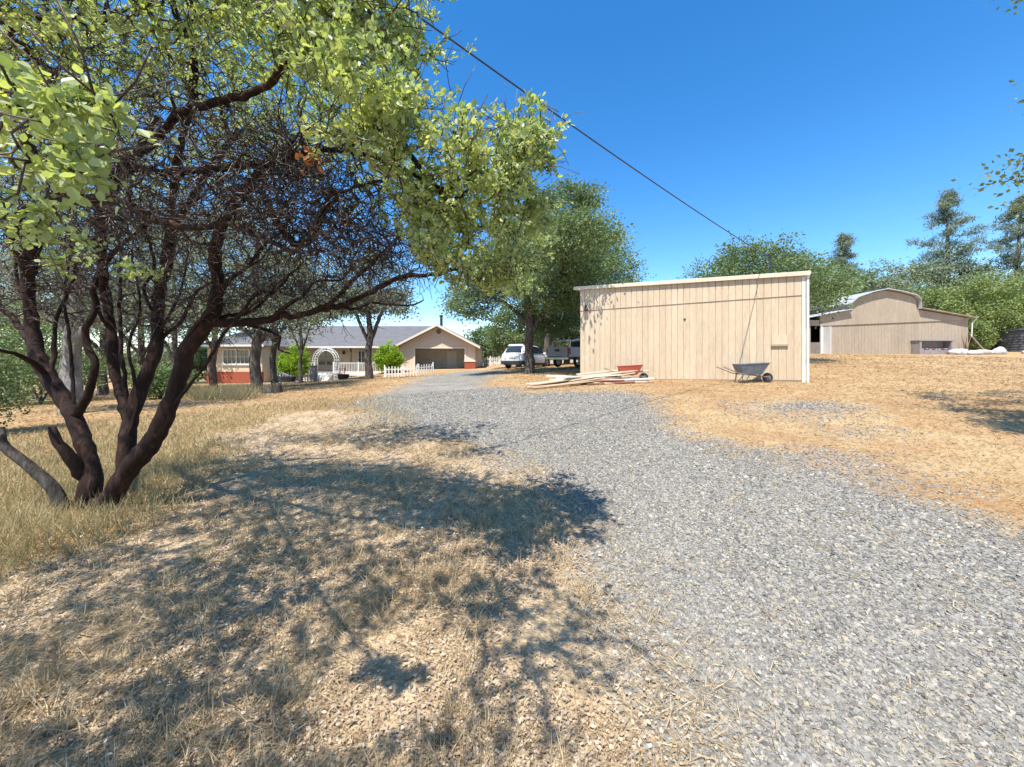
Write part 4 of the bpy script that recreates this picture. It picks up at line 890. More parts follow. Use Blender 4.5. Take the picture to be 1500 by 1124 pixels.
    for i in range(26):
        a_ = rg.uniform(0, 6.28); l = rg.uniform(.5, 1.6); wd.tube([(0, 0, 0), (math.cos(a_) * .12 * l, math.sin(a_) * .06, l * .5), (math.cos(a_) * .24 * l, math.sin(a_) * .12, l)], [.02, .022, .008], 4)
    o = wd.build("dried_weed", paint("brown_weed", (.20, .12, .08), (.30, .20, .13))); o.location = (X0, Y0, gz1(X0, Y0)); tag(o, "tall dead brown weed against the end of the barn wall", "weed")
    # round corrugated tank under the bright oak
    gx, gy = xat(1513, 31.0), 31.0; gzv = gz1(gx, gy); r2 = empty("water_tank", (gx, gy, gzv)); tag(r2, "dark grey round corrugated tank in the shade of the wide bright oak", "tank")
    m = MB(); zz = np.linspace(-.2, 1.65, 38); m.tube([(0, 0, z) for z in zz], 1.85 + .022 * np.cos(zz * 2 * math.pi / .2), 40); m.build("wall", paint("tank_steel", (.09, .094, .098), (.06, .064, .068), .6, 1.5), r2, True)
    m = MB(); m.tube([(0, 0, 1.652), (0, 0, 1.70), (0, 0, 1.98)], [1.93, 1.93, .25], 40); m.build("lid", paint("tank_lid", (.12, .125, .13), (.08, .085, .09), .6), r2)
    # slanting pole and dark tarp in the same shade
    m = MB(); q0 = P3(1420, 490, 28.6); q1 = P3(1446, 518, 28.2); q1[2] = gz1(q1[0], q1[1]); m.tube([q0, q1], .06, 8); o = m.build("leaning_pole", GREYW); tag(o, "grey pole leaning from the barn corner down to the grass", "pole")
barn()

def house():
    root = empty("ranch_house", (-14, 42, .2)); tag(root, "single storey ranch house with grey roof, white porch railing and peach garage gable", "house")
    B = lambda mb, nm, mt, par=None, bv=0: bw(mb, nm, mt, root, bevel=bv)
    def sub(mb, nm, mt, par):
        o = mb.build(nm, mt, par); o.matrix_parent_inverse = Matrix.Identity(4); return o
    # garage
    Y = 40.0; gx0, gx1 = xat(586, Y), xat(696, Y); ax = xat(642, Y); ez, az = 2.98, 5.0; gb = .40
    d0, d1, dz = xat(608, Y), xat(680.5, Y), 2.66
    w = MB(); w.bx(gx0, d0, Y, Y + .2, gb, 2.95); w.bx(d1, gx1, Y, Y + .2, gb, 2.95)
    w.prism([(gx0, 2.951), (d0, 2.951), (d0, dz), (d1, dz), (d1, 2.951), (gx1, 2.951), (ax, az)], 'y', Y, Y + .2)
    w.bx(gx0, gx0 + .2, Y + .21, Y + 9, gb, 2.95); w.bx(gx1 - .2, gx1, Y + .21, Y + 9, gb, 2.95); B(w, "garage_wall", STUCCO)
    i_ = MB(); i_.bx(gx0 + .21, gx1 - .21, Y + 3.6, Y + 3.7, gb, 3.0); i_.bx(gx0 + .21, gx1 - .21, Y + .21, Y + 3.59, 2.9, 2.98); B(i_, "garage_inner_wall", paint("garage_plaster", (.70, .66, .58)))  # inner wall set shallow so it bounces light inside the garage
    f_ = MB(); f_.bx(gx0 + .21, gx1 - .21, Y - .3, Y + 3.59, gb - .1, gb + .08); B(f_, "garage_floor", CONC)
    dd = MB(); dd.bx(xat(655, Y + 3.5), xat(669, Y + 3.5), Y + 3.5, Y + 3.55, gb + .1, 2.5); B(dd, "inner_door", WHITE)
    t = MB(); t.bx(d0 - .16, d0, Y - .04, Y + .1, gb, dz + .14); t.bx(d1, d1 + .16, Y - .04, Y + .1, gb, dz + .14); t.bx(d0, d1, Y - .04, Y + .1, dz + .002, dz + .14); B(t, "door_trim", CREAM)
    sl = (az - ez) / (ax - gx0); ov = .55
    def slab(p, q, y0, y1, th=.14):
        m = MB(); m.prism([p, q, (q[0], q[1] + th), (p[0], p[1] + th)], 'y', y0, y1); return m
    r1 = slab((gx0 - ov, ez - ov * sl + .05), (ax - .002, az + .05), Y - .75, Y + 9); B(r1, "garage_roof", ROOFG)
    sr = (az - ez) / (gx1 - ax); r1 = slab((gx1 + ov, ez - ov * sr + .05), (ax + .002, az + .05), Y - .75, Y + 9); B(r1, "garage_roof", ROOFG)
    fa = MB(); fa.prism([(gx0 - ov - .03, ez - ov * sl - .08), (ax, az - .08), (ax, az + .17), (gx0 - ov - .03, ez - ov * sl + .15)], 'y', Y - .80, Y - .752); fa.prism([(gx1 + ov + .03, ez - ov * sr - .08), (ax, az - .08), (ax, az + .17), (gx1 + ov + .03, ez - ov * sr + .15)][::-1], 'y', Y - .80, Y - .752); B(fa, "fascia", CREAM)
    v = MB(); th = np.linspace(0, 2 * math.pi, 16, endpoint=False); v.prism([(ax + .05 + .26 * math.cos(a), 4.42 + .26 * math.sin(a)) for a in th], 'y', Y - .03, Y - .001); vo = B(v, "gable_vent", paint("brown_vent", (.20, .15, .12)))
    pl = MB(); pl.bx(xat(681, Y), gx1 + .05, Y - .35, Y - .001, gb - .1, 1.28); B(pl, "brick_planter", BRICK)
    pt = MB(); pt.bx(xat(681, Y) - .05, gx1 + .1, Y - .4, Y - .002, 1.282, 1.36); B(pt, "planter_cap", CREAM)
    # main block behind
    mx0 = -28.0; Yw = 42.0; b_wing = xat(384, 37.0) + .63
    w = MB(); w.bx(b_wing - .65, gx0 - .01, Yw, Yw + .2, -.2, 3.05); w.bx(mx0, mx0 + .2, Yw + .21, 51, -.9, 3.05); w.bx(-5.2, -5.0, 49.1, 51, .2, 3.0); w.bx(mx0, -5.0, 51, 51.2, -.8, 3.0); B(w, "wall", STUCCO_Y)
    r = MB(); r.add([(-28.6, 40.7, 2.86), (-5.0, 40.7, 2.86), (-8.4, 46.3, 5.55), (-25.5, 46.3, 5.55), (-28.6, 51.8, 2.86), (-5.0, 51.8, 2.86)], [(0, 1, 2, 3), (1, 5, 2), (5, 4, 3, 2), (4, 0, 3), (0, 4, 5, 1)]); B(r, "roof", ROOFG)
    fa = MB(); fa.bx(b_wing, gx0 - .6, 40.60, 40.69, 2.74, 2.92); B(fa, "gutter", WHITE)
    ch = MB(); cxx = xat(646.5, 47.5); ch.tube([(cxx, 47.5, 4.6), (cxx, 47.5, 6.9)], .17, 12); ch.tube([(cxx, 47.5, 6.85), (cxx, 47.5, 7.0)], .23, 12); B(ch, "flue_pipe", DARKM)
    # porch
    px0, px1 = xat(404, 38.5), xat(562, 38.5)
    dk = MB(); dk.bx(px0, px1, 38.55, Yw - .01, .06, .20); B(dk, "porch_deck", GREYW)
    st = MB(); sx0, sx1 = xat(463, 38.3), xat(487, 38.3)
    for k in range(4): st.bx(sx0, sx1, 38.5 - (k + 1) * .3, 38.5 - k * .3 - .001, -.75, .16 - k * .19)
    B(st, "porch_steps", WHITE)
    for a, b in ((px0, xat(461, 38.5)), (xat(489, 38.5), px1)):
        rl = MB(); rl.bx(a, b, 38.44, 38.5, 1.12, 1.2); rl.bx(a, b, 38.45, 38.49, .28, .34); rl.bx(a, b, 38.42, 38.5, -.1, .24); n = int((b - a) / .16)
        for k in range(n + 1): u = a + (b - a) * k / n; rl.bx(u - .022, u + .022, 38.452, 38.488, .34, 1.12)
        for u in (a, (a + b) / 2, b): rl.bx(u - .06, u + .06, 38.40, 38.52, -.8, 1.28)
        n = int((b - a) / .24)
        for k in range(n): u = a + (b - a) * (k + .5) / n; rl.bx(u - .07, u + .07, 38.505, 38.53, -.8, -.1)
        B(rl, "railing", WHITE)
    for p in (514, 556): m = MB(); u = xat(p, 40.9); m.bx(u - .07, u + .07, 40.8, 40.94, .2, 2.85); B(m, "porch_post", paint("brown_post", (.12, .07, .04)) if p == 514 else WHITE)
    dr = MB(); a, b = xat(466, 41.95), xat(489.5, 41.95); mid = (a + b) / 2
    dr.bx(a - .1, b + .1, Yw - .06, Yw - .001, .2, 2.62); do = B(dr, "double_door", paint("taupe_door", (.40, .34, .27)))
    gl = MB()
    for s0, s1 in ((a + .08, mid - .1), (mid + .1, b - .08)): gl.bx(s0, s1, Yw - .075, Yw - .061, .95, 1.78); gl.bx(s0, s1, Yw - .075, Yw - .061, 1.86, 2.5)
    o = gl.build("pane", GLASS, do)
    def window(x0, x1, y, z0, z1, cols):
        f = MB(); f.bx(x0 - .09, x0, y - .07, y, z0 - .09, z1 + .09); f.bx(x1, x1 + .09, y - .07, y, z0 - .09, z1 + .09); f.bx(x0, x1, y - .07, y, z1, z1 + .09); f.bx(x0 - .15, x1 + .15, y - .12, y, z0 - .16, z0 - .091); f.bx(x0, x1, y - .07, y, z0 - .09, z0)
        for k in range(1, cols): u = x0 + (x1 - x0) * k / cols; f.bx(u - (.04 if k * 2 == cols else .015), u + (.04 if k * 2 == cols else .015), y - .06, y - .012, z0, z1)
        f.bx(x0, x1, y - .058, y - .014, (z0 + z1) / 2 - .015, (z0 + z1) / 2 + .015)
        fo = B(f, "window", WHITE); p = MB(); p.bx(x0, x1, y - .01, y - .004, z0, z1); p.build("pane", GLASS, fo)
    window(xat(525.5, Yw), xat(534, Yw), Yw - .001, 1.1, 2.42, 2)
    lm = MB(); u = xat(504, Yw); lm.box((u, Yw - .1, 2.25), (.22, .2, .36)); B(lm, "porch_lamp", DARKM)
    # front wing on the left with the brick skirt
    Yl = 37.0; a, b = xat(304, Yl), xat(384, Yl)
    w = MB(); w.bx(a, b, Yl, Yl + .2, .33, 2.95); w.bx(b - .2, b, Yl + .21, Yw + 1, -.9, 2.95); w.bx(a, a + .2, Yl + .21, Yw + 1, -.9, 2.95); B(w, "wing_wall", STUCCO_Y)
    bk = MB(); bk.bx(a - .03, b + .03, Yl - .10, Yl + .2, -1.2, .32); B(bk, "brick_skirt", BRICK)
    window(xat(328, Yl), xat(365, Yl), Yl - .001, 1.12, 2.42, 6)
    m = (a + b) / 2; r = MB(); r.add([(a - .6, Yl - .7, 2.84), (b + .6, Yl - .7, 2.84), (m, Yl + 2.6, 4.75), (m, 46, 4.75), (a - .6, 46, 2.84), (b + .6, 46, 2.84)], [(0, 1, 2), (1, 5, 3, 2), (0, 2, 3, 4), (0, 4, 5, 1), (5, 4, 3)]); B(r, "wing_roof", ROOFG)
    fa = MB(); fa.bx(a - .62, b + .62, Yl - .76, Yl - .702, 2.74, 2.92); B(fa, "gutter", WHITE)
house()
def garden():
    # white arch before the steps
    Y = 37.0; a, b = xat(460, Y), xat(495, Y); zt = 2.62; m = (a + b) / 2
    m_ = MB(); zb = gz1(m, Y) - .1
    for yy in (Y - .25, Y + .25):
        for rr in (1.0, .80):
            hw = (b - a) / 2 * rr; zs = zt - (b - a) / 2 - .0
            p = [(m - hw, yy, zb), (m - hw, yy, zs * .5), (m - hw, yy, zs)] + [(m - hw * math.cos(t), yy, zs + hw * math.sin(t)) for t in np.linspace(.15, math.pi - .15, 14)] + [(m + hw, yy, zs), (m + hw, yy, zs * .5), (m + hw, yy, zb)]
            m_.tube(p, .035, 6)
        hw = (b - a) / 2
        for t in np.linspace(.1, math.pi - .1, 13): m_.bar((m - hw * .8 * math.cos(t), yy, zt - hw + hw * .8 * math.sin(t)), (m - hw * math.cos(t + .12), yy, zt - hw + hw * math.sin(t + .12)), .03, .03)
        for k in range(8):
            zz = zb + .3 + k * .24
            for s in (-1, 1): m_.bar((m + s * hw * .8, yy, zz), (m + s * hw, yy, zz + .12), .03, .03)
    for t in np.linspace(.2, math.pi - .2, 8): m_.bar((m - (b - a) / 2 * math.cos(t), Y - .25, zt - (b - a) / 2 + (b - a) / 2 * math.sin(t)), (m - (b - a) / 2 * math.cos(t), Y + .25, zt - (b - a) / 2 + (b - a) / 2 * math.sin(t)), .03, .03)
    o = m_.build("garden_arch", WHITE); tag(o, "white lattice garden arch in front of the porch steps", "arch")
    # white picket fence between railing and garage
    def fence(pts, lab, step=.17, h=.95, mat=WHITE):
        r = empty("picket_fence", (pts[0][0], pts[0][1], gz1(*pts[0]))); tag(r, lab, "fence")
        pk = MB()
        for (p, q) in zip(pts[:-1], pts[1:]):
            p = np.array(p); q = np.array(q); L = np.linalg.norm(q - p); n = max(1, int(L / step)); u = (q - p) / L; ang = math.atan2(u[1], u[0])
            for k in range(n):
                c = p + u * (k + .5) * L / n; z = gz1(*c); hh = h * rnd.uniform(.93, 1.05); pk.box((c[0], c[1], z + hh / 2), (.085, .02, hh), ang, a=rnd.uniform(.3, .7))
            za, zb = gz1(*p), gz1(*q); nv = np.array([-u[1], u[0]]) * .026
            for hh in (.3, .72): pk.bar((*(p + nv), za + h * hh), (*(q + nv), zb + h * hh), .03, .07)
        bw(pk, "pickets", mat, r)
        for p in pts: m = MB(); z = gz1(*p); m.bx(p[0] - .05, p[0] + .05, p[1] + .045, p[1] + .145, z - .1, z + h + .12); bw(m, "post", mat, r)
    fence([(xat(563, 33.5), 33.5), (xat(590, 33.5), 33.5), (xat(612, 34), 34.0), (xat(634, 35), 35.0)], "weathered white picket fence in front of the garage corner", .24)
    fence([(xat(404, 35.4), 35.4), (xat(432, 35.5), 35.5), (xat(458, 35.9), 35.9)], "white picket fence in front of the bright shrub beside the arch", .22, .95)
    fence([(xat(700, 47), 47.0), (xat(718, 47), 47.0), (xat(736, 47), 47.0)], "white picket fence beyond the garage behind the white car", .2, 1.1)
    # odds and ends by the porch
    X, Y = xat(459, 35.5), 35.5; z = gz1(X, Y); m = MB(); m.bx(-.24, .24, -.24, .24, 0, 1.45); m.bx(-.29, .29, -.29, .29, 1.451, 1.52); o = m.build("stone_pillar", paint("grey_stone", (.20, .19, .18), (.30, .27, .25), .9, 5, .8), bevel=.02); o.location = (X, Y, z); tag(o, "short dark grey stone pillar beside the arch", "pillar")
    X, Y = xat(424, 34.0), 34.0; z = gz1(X, Y); m = MB(); m.bar((-.9, 0, 1.0), (1.6, -.3, .05), .5, .05); m.bar((-.85, .2, 0), (-.85, .2, .98), .08, .08); m.bar((-.85, -.25, 0), (-.85, -.25, .98), .08, .08); o = m.build("ramp", paint("grey_ramp", (.24, .24, .22), (.16, .16, .15))); o.location = (X, Y, z); tag(o, "weathered grey plank ramp sloping down before the porch", "ramp")
    X, Y = xat(416, 33.5), 33.5; z = gz1(X, Y); m = MB()
    m.prism([(-.75, .25), (.75, .25), (.95, .72), (-.95, .72)], 'y', -.35, .35); o = m.build("garden_trough", paint("black_plastic", (.05, .05, .06)), bevel=.03); o.location = (X, Y, z - .1); tag(o, "dark flared trough beside the grey ramp", "trough")
    X, Y = xat(501, 36.5), 36.5; z = gz1(X, Y); red = paint("red_frame", (.42, .06, .05))
    r = empty("hand_truck", (X, Y, z)); tag(r, "red hand truck leaning at the porch railing", "hand truck")
    m = MB()
    for s in (-.22, .22): m.tube([(s, -.1, .1), (s, .12, .8), (s, .25, 1.25)], .03, 6)
    for k in (.3, .65, 1.0, 1.25): m.bar((-.22, -.1 + .3 * (k - .1), k), (.22, -.1 + .3 * (k - .1), k), .04, .04)
    m.build("frame", red, r); m = MB(); m.bx(-.25, .25, -.4, -.05, .05, .08); m.build("toe_plate", red, r)
    for s in (-.3, .3): m = MB(); m.tube([(s - .04, .0, .15), (s + .04, .0, .15)], .15, 14); m.build("wheel", DARKM, r)
    X, Y = xat(503, 35.8), 35.8; z = gz1(X, Y); m = MB(); m.tube([(0, 0, 0), (0, 0, .42), (0, 0, .45)], [.40, .52, .56], 18); o = m.build("planter_tub", paint("black_tub", (.03, .03, .032))); o.location = (X, Y, z); tag(o, "wide black plastic tub on the grass below the red hand truck", "tub")
    # cut stump by the grey oak
    X, Y = xat(399, 17.5), 17.5; z = gz1(X, Y); m = MB(); m.tube([(0, 0, -.1), (0, 0, .1), (.02, 0, .3), (0, 0, .42)], [.5, .42, .34, .33], 14); o = m.build("tree_stump", BARK_OAK, None, True); o.location = (X, Y, z); tag(o, "low broken tree stump beside the thick grey oak trunk", "stump")
    # building in the shade behind the cars
    Y = 40.0; a, b = xat(738, Y), xat(900, Y); z = gz1(3, Y); r = empty("outbuilding", ((a + b) / 2, Y, z)); tag(r, "pale outbuilding in deep tree shade behind the parked vehicles", "building")
    m = MB(); m.bx(a, b, Y, Y + .2, z - .3, z + 2.5); m.bx(a, a + .2, Y + .21, Y + 6, z - .3, z + 2.5); m.bx(b - .2, b, Y + .21, Y + 6, z - .3, z + 2.5); bw(m, "wall", paint("pale_board", (.55, .50, .42), None, .8, 2), r)
    m = MB(); m.prism([(Y - .5, z + 2.4), (Y + 3, z + 3.7), (Y + 6.5, z + 2.4)], 'x', a - .4, b + .4); bw(m, "roof", ROOFG, r)
    m = MB(); m.bx(a + 3, a + 4, Y - .02, Y - .001, z, z + 2.05); bw(m, "door", paint("brown_door", (.12, .09, .07)), r)
garden()

# ---------------------------------------------------------------- lumber, wheelbarrows
def lumber():
    rg = np.random.default_rng(3)
    mats = [paint("pale_board_wood", (.60, .48, .34), (.48, .37, .25), .85, 2, .3, 40, grain=(.6, 8, 8), spec=.1), paint("tan_board_wood", (.50, .36, .22), (.38, .27, .16), .85, 2, .3, 40, grain=(.6, 8, 8), spec=.1), paint("white_board_wood", (.70, .66, .60), (.58, .52, .45), .8, 2, .3, 40, grain=(.6, 8, 8), spec=.1), paint("red_board_wood", (.26, .11, .08), (.18, .10, .08), .85, 3, .3, 40, grain=(.6, 8, 8), spec=.1)]
    labs = ["long pale board lying in the loose lumber pile by the beige shed", "long tan board lying in the loose lumber pile by the beige shed", "white painted board in the loose lumber pile by the beige shed", "dark red board at the bottom of the loose lumber pile"]
    spec = []   # from (px,py-ish ground Y) to (px, Y), heights, material
    def at(px, Y): return np.array([xat(px, Y), Y])
    E = [(772, 13.0, 895, 13.9, .05, .12, 1), (778, 13.4, 900, 14.0, .06, .22, 0), (786, 12.75, 930, 13.5, .04, .30, 0), (780, 12.7, 925, 13.4, .04, .18, 1), (776, 13.1, 915, 13.75, .10, .34, 0), (790, 13.3, 935, 13.6, .12, .40, 0), (800, 14.2, 930, 13.2, .26, .16, 0), (815, 14.0, 905, 13.4, .20, .20, 2), (801, 14.4, 880, 13.7, .30, .18, 2),
         (870, 13.0, 945, 13.1, .06, .10, 1), (880, 13.2, 958, 12.95, .10, .14, 2), (885, 12.85, 948, 12.8, .04, .06, 0), (850, 13.3, 935, 13.2, .16, .22, 1), (860, 13.0, 930, 12.7, .03, .05, 3), (880, 12.95, 940, 12.9, .05, .06, 3), (865, 13.15, 915, 12.8, .10, .12, 3), (825, 13.3, 950, 13.7, .28, .36, 0), (790, 13.8, 870, 14.4, .10, .24, 1), (835, 13.05, 905, 13.65, .18, .30, 0), (805, 13.6, 910, 13.2, .2, .28, 2), (845, 13.5, 925, 14.0, .34, .42, 0), (770, 13.7, 880, 13.3, .08, .20, 0)]
    for i, (pa, Ya, pb, Yb, ha, hb, k) in enumerate(E):
        p, q = at(pa, Ya), at(pb, Yb); za, zb = gz1(*p) + ha, gz1(*q) + hb; d = np.array([q[0] - p[0], q[1] - p[1], zb - za]); L = np.linalg.norm(d)
        m = MB(); w, h = rg.choice([.09, .14, .19]), .04; m.box((0, 0, 0), (L, w, h), a=rg.uniform(.3, .75))
        nm = "lumber_board"; o = m.build(nm, mats[k], bevel=.004); o.location = ((p[0] + q[0]) / 2, (p[1] + q[1]) / 2, (za + zb) / 2)
        o.rotation_euler = Vector(d).to_track_quat('X', 'Z').to_euler(); o.rotation_euler.rotate_axis('X', rg.uniform(-.3, .3))
        tag(o, labs[k], "board", "boards in the lumber pile")
lumber()
def wheelbarrow(label, px, Y, tray_m, rz, sc=1.0):
    X = xat(px, Y); r = empty("wheelbarrow", (X, Y, gz1(X, Y)), rz); tag(r, label, "wheelbarrow", "wheelbarrows against the beige shed"); r.scale = (sc,) * 3
    t = MB(); th = .012
    rim = [(-.50, -.34, .72), (.60, -.30, .78), (.60, .30, .78), (-.50, .34, .72)]; bot = [(-.38, -.23, .34), (.36, -.19, .32), (.36, .19, .32), (-.38, .23, .34)]
    rim2 = [(x * .97 + .001, y * .95, z) for x, y, z in rim]; bot2 = [(x * .97, y * .94, z + .015) for x, y, z in bot]
    V = rim + bot + rim2 + bot2
    Fc = [(i, (i + 1) % 4, 4 + (i + 1) % 4, 4 + i)[::-1] for i in range(4)] + [(4, 5, 6, 7)[::-1]] + [(8 + i, 8 + (i + 1) % 4, 12 + (i + 1) % 4, 12 + i) for i in range(4)] + [(12, 13, 14, 15)] + [(i, (i + 1) % 4, 8 + (i + 1) % 4, 8 + i) for i in range(4)]
    t.add(V, Fc)
    to = t.build("tray", tray_m, r, bevel=.02)
    e = MB(); e.tube(np.array(rim + rim[:1]), .014, 6); e.build("rim", tray_m, to)
    for s in (-1, 1):
        h = MB(); h.tube([(-1.12, s * .31, .62), (-.5, s * .26, .36), (.2, s * .13, .29), (.72, s * .085, .22)], [.02, .022, .022, .02], 8); h.build("handle", GREYW, r)
        l = MB(); l.tube([(-.38, s * .25, .34), (-.42, s * .27, .02), (-.30, s * .27, .015), (-.12, s * .2, .31)], .014, 6); l.build("leg", DARKM, r)
    w = MB(); a_ = np.linspace(0, 2 * math.pi, 25); w.tube([(.68 + .155 * math.cos(a), 0, .20 + .155 * math.sin(a)) for a in a_], .045, 8, cap=False); wo = w.build("wheel", DARKM, r, True)
    w = MB(); w.tube([(.68, -.03, .2), (.68, .03, .2)], .115, 14); w.tube([(.68, -.09, .2), (.68, .09, .2)], .015, 8); w.build("rim_disc", paint("grey_rim", (.14, .14, .14)), wo)
wheelbarrow("blue grey steel wheelbarrow parked against the beige shed wall", 1098, 12.05, paint("blue_grey_enamel", (.085, .125, .165), (.18, .19, .20), .5, 4), -.06, .80)
wheelbarrow("red wheelbarrow standing behind the lumber pile", 921, 13.75, paint("red_enamel", (.48, .085, .05), (.40, .10, .06), .5, 4), -.15, .76)

# ---------------------------------------------------------------- vehicles
PAINTW = paint("white_car_paint", (.74, .75, .76), (.70, .71, .72), .28, 1, spec=.6)
PAINTS = paint("silver_grey_paint", (.34, .35, .37), (.28, .29, .31), .35, 2, metal=.4)
RUBBER = paint("tyre_rubber", (.022, .022, .023), None, .85, 5)
PLAST = paint("black_plastic_trim", (.03, .03, .032), None, .6, 5)
REDL = paint("red_lamp_lens", (.35, .02, .02), None, .2, 3)
CHROME = paint("chrome", (.60, .61, .62), None, .2, 3, metal=.9)
def wheel(root, x, y, r, w=.22):
    o = MB(); a_ = np.linspace(0, 2 * math.pi, 29); o.tube([(x + (r - .075) * math.cos(a), y, r + (r - .075) * math.sin(a)) for a in a_], .1, 8, cap=False); wo = o.build("wheel", RUBBER, root, True)
    s = 1 if y > 0 else -1; o = MB(); o.tube([(x, y - .06, r), (x, y + s * .06, r)], r - .13, 20)
    for k in range(5): t = k * 2 * math.pi / 5; o.bar((x, y + s * .07, r), (x + (r - .15) * math.cos(t), y + s * .075, r + (r - .15) * math.sin(t)), .05, .03)
    o.build("rim", STEEL, wo)
def loft(sections, name, mat, root):
    """sections: list of (x, [(y,z)...]) right-left symmetric half profile from bottom centre to top centre"""
    k = len(sections[0][1]); V = []
    for x, pr in sections:
        V += [(x, y, z) for y, z in pr] + [(x, -y, z) for y, z in pr[::-1]]
    m = 2 * k; Fc = []
    for i in range(len(sections) - 1):
        for j in range(m): Fc.append((i * m + j, i * m + (j + 1) % m, (i + 1) * m + (j + 1) % m, (i + 1) * m + j))
    Fc.append(tuple(range(m))[::-1]); Fc.append(tuple(range((len(sections) - 1) * m, len(sections) * m)))
    b = MB(); b.add(V, Fc); o = b.build(name, mat, root, True)
    bm = bmesh.new(); bm.from_mesh(o.data); bmesh.ops.recalc_face_normals(bm, faces=bm.faces); bm.to_mesh(o.data); bm.free()
    sub = o.modifiers.new("round", 'SUBSURF'); sub.levels = 2; sub.render_levels = 2
    for e in (): pass
    return o
def suv():
    yaw = math.radians(90 - 30); X, Y = 1.15, 28.0
    r = empty("white_car", (X, Y, gz1(X, Y) - .01), yaw); tag(r, "white compact sport utility car parked with its tail towards the driveway", "car")
    def pr(zb, w, zs, zbelt, wr, zr): return [(0, zb), (w * .9, zb), (w, zb + .12), (w + .01, zs), (w - .02, zbelt - .04), (w - .04, zbelt), (wr + .03, zr - .08), (wr - .06, zr - .015), (0, zr)]
    S = [(-2.26, pr(.42, .80, .7, .92, .70, .98)), (-2.24, pr(.36, .86, .7, .98, .72, 1.06)), (-2.12, pr(.30, .90, .7, 1.03, .74, 1.12)), (-2.02, pr(.28, .91, .7, 1.04, .70, 1.30)), (-1.80, pr(.27, .92, .7, 1.04, .64, 1.60)), (-1.2, pr(.26, .925, .7, 1.03, .66, 1.665)), (-.2, pr(.26, .925, .7, 1.01, .67, 1.68)), (.55, pr(.26, .92, .7, 1.0, .66, 1.62)), (1.0, pr(.26, .92, .7, .99, .70, 1.28)), (1.25, pr(.27, .915, .7, .98, .78, 1.06)), (1.8, pr(.27, .90, .7, .94, .76, 1.0)), (2.15, pr(.30, .84, .68, .86, .7, .92)), (2.30, pr(.40, .72, .65, .76, .6, .80))]
    loft(S, "body", PAINTW, r)
    g = MB()
    for s in (-1, 1):
        q = [(-1.66, s * .882, 1.08), (.98, s * .875, 1.05), (.5, s * .722, 1.50), (-.4, s * .70, 1.575), (-1.45, s * .705, 1.53)]
        g.prism_ = None
        n = [(x, y + s * .030, z) for x, y, z in q]; V = q + n; k = 5
        Fc = [tuple(range(k))[::-1], tuple(range(k, 2 * k))] + [(i, (i + 1) % k, k + (i + 1) % k, k + i) for i in range(k)]; g.add(V, Fc)
    g.build("side_window", glassmat("tinted_glass", (.015, .018, .02)), r)
    g = MB(); q = [(-2.13, .62, 1.12), (-2.13, -.62, 1.12), (-1.90, -.52, 1.49), (-1.90, .52, 1.49)]; n = [(x - .05, y, z + .02) for x, y, z in q]; g.add(q + n, [(0, 1, 2, 3), (7, 6, 5, 4), (0, 4, 5, 1), (1, 5, 6, 2), (2, 6, 7, 3), (3, 7, 4, 0)]); g.build("rear_window", glassmat("tinted_rear_glass", (.03, .035, .04)), r)
    g = MB(); q = [(1.2, .68, 1.12), (1.2, -.68, 1.12), (.66, -.56, 1.55), (.66, .56, 1.55)]; n = [(x + .05, y, z + .04) for x, y, z in q]; g.add(q + n, [(0, 3, 2, 1), (4, 5, 6, 7), (0, 1, 5, 4), (1, 2, 6, 5), (2, 3, 7, 6), (3, 0, 4, 7)]); g.build("windscreen", GLASS, r)
    b = MB(); b.prism([(-2.32, .30), (-2.30, .56), (-1.75, .56), (-1.75, .30)], 'y', -.90, .90); b.build("rear_bumper", PLAST, r, bevel=.04)
    b = MB(); b.bx(-1.0, 1.0, -.945, -.90, .27, .40); b.bx(-1.0, 1.0, .90, .945, .27, .40); b.build("sill_trim", PLAST, r)
    b = MB(); b.bx(-2.285, -2.25, -.27, .27, .72, .86); b.build("number_plate", paint("plate", (.62, .62, .62)), r)
    for s in (-1, 1):
        b = MB(); b.prism([(-2.22, .90), (-1.90, .92), (-1.92, 1.04), (-2.16, 1.06)], 'y', s * .76, s * .935); b.build("tail_light", REDL, r, bevel=.015)
        b = MB(); b.box((.75, s * 1.0, 1.08), (.14, .2, .13)); b.build("mirror", PAINTW, r, bevel=.03)
        b = MB(); b.tube([(-1.5, s * .60, 1.68), (-.5, s * .61, 1.73), (.4, s * .60, 1.69)], .02, 6); b.build("roof_rail", PLAST, r)
        for x in (-1.35, 1.40):
            a_ = np.linspace(-.25, math.pi + .25, 15); b = MB(); b.tube([(x + .40 * math.cos(t), s * .905, .36 + .40 * math.sin(t)) for t in a_], .045, 6); b.build("wheel_arch", PLAST, r)
            wheel(r, x, s * .84, .36)
    b = MB(); b.prism([(-1.99, 1.60), (-1.78, 1.66), (-1.70, 1.70), (-1.70, 1.64)], 'y', -.55, .55); b.build("spoiler", PAINTW, r)
suv()
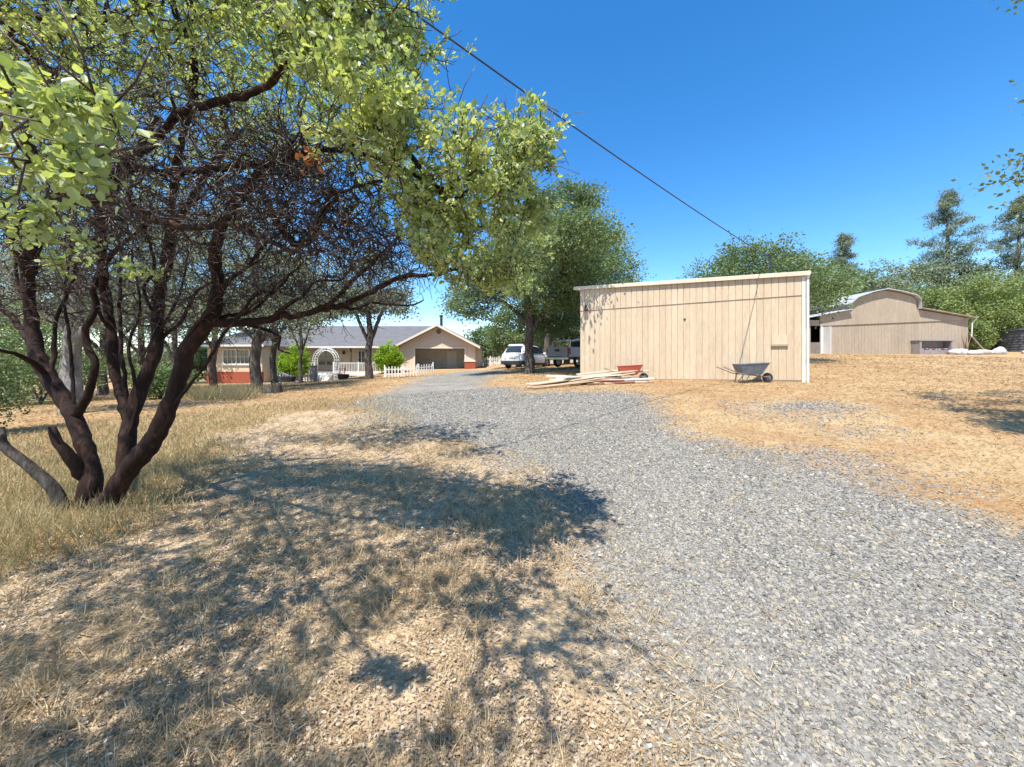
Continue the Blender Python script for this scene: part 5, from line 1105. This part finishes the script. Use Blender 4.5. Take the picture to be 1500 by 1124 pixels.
def pickup():
    yaw = math.radians(90 - 47); f = np.array([math.cos(yaw), math.sin(yaw)]); Yr = 24.0; Xr = xat(815, Yr); X, Y = np.array([Xr, Yr]) + f * 2.75
    r = empty("pickup_truck", (X, Y, gz1(X, Y)), yaw); tag(r, "silver grey pickup truck half hidden behind the beige shed", "truck")
    b = MB()
    for s in (-1, 1): b.prism([(-2.6, .62), (-.55, .62), (-.55, 1.26), (-2.6, 1.26)], 'y', s * .93, s * .80)
    b.bx(-2.6, -.56, -.80, .80, .66, .72); b.bx(-.62, -.55, -.80, .80, .721, 1.26); b.build("bed", PAINTS, r, bevel=.03)
    b = MB(); b.bx(-2.68, -2.61, -.80, .80, .66, 1.25); to = b.build("tailgate", PAINTS, r, bevel=.02)
    b = MB(); b.bx(-2.71, -2.681, -.16, .16, .98, 1.12); b.build("handle", PLAST, to)
    def pr(zb, w, zbelt, wr, zr): return [(0, zb), (w * .96, zb), (w, zb + .1), (w, .9), (w - .01, zbelt), (wr + .03, zr - .1), (wr - .05, zr), (0, zr + .02)]
    loft([(-.50, pr(.5, .90, 1.22, .70, 1.76)), (-.46, pr(.46, .93, 1.24, .74, 1.82)), (-.2, pr(.45, .93, 1.24, .75, 1.84)), (.6, pr(.45, .93, 1.22, .74, 1.82)), (.95, pr(.45, .93, 1.2, .74, 1.70)), (1.35, pr(.45, .93, 1.18, .84, 1.26)), (1.6, pr(.45, .93, 1.12, .85, 1.20)), (2.3, pr(.45, .92, 1.08, .84, 1.15)), (2.6, pr(.5, .88, 1.0, .8, 1.08)), (2.7, pr(.55, .82, .95, .74, 1.0))], "cab", PAINTS, r)
    g = MB(); g.bx(-.53, -.48, -.62, .62, 1.30, 1.70); g.build("rear_window", glassmat("cab_glass", (.015, .018, .02)), r)
    g = MB()
    for s in (-1, 1): g.prism([(-.35, 1.28), (1.1, 1.25), (.72, 1.68), (-.35, 1.72)], 'y', s * .80, s * .90)
    g.build("side_window", glassmat("cab_side_glass", (.015, .018, .02)), r)
    b = MB(); b.bx(-2.86, -2.70, -.92, .92, .46, .62); b.build("rear_bumper", CHROME, r, bevel=.03)
    for s in (-1, 1):
        b = MB(); b.bx(-2.63, -2.50, s * .81, s * .945, .80, 1.18); b.build("tail_light", REDL, r, bevel=.01)
        for x in (-1.65, 1.75): wheel(r, x, s * .82, .39)
    # camper-like frame and gear in the bed
    b = MB()
    for s in (-.7, .7): b.tube([(-2.3, s, 1.2), (-2.3, s, 1.62), (-.8, s, 1.80)], .025, 6)
    b.tube([(-2.3, -.7, 1.62), (-2.3, .7, 1.62)], .025, 6); b.build("rack", STEEL, r)
pickup()
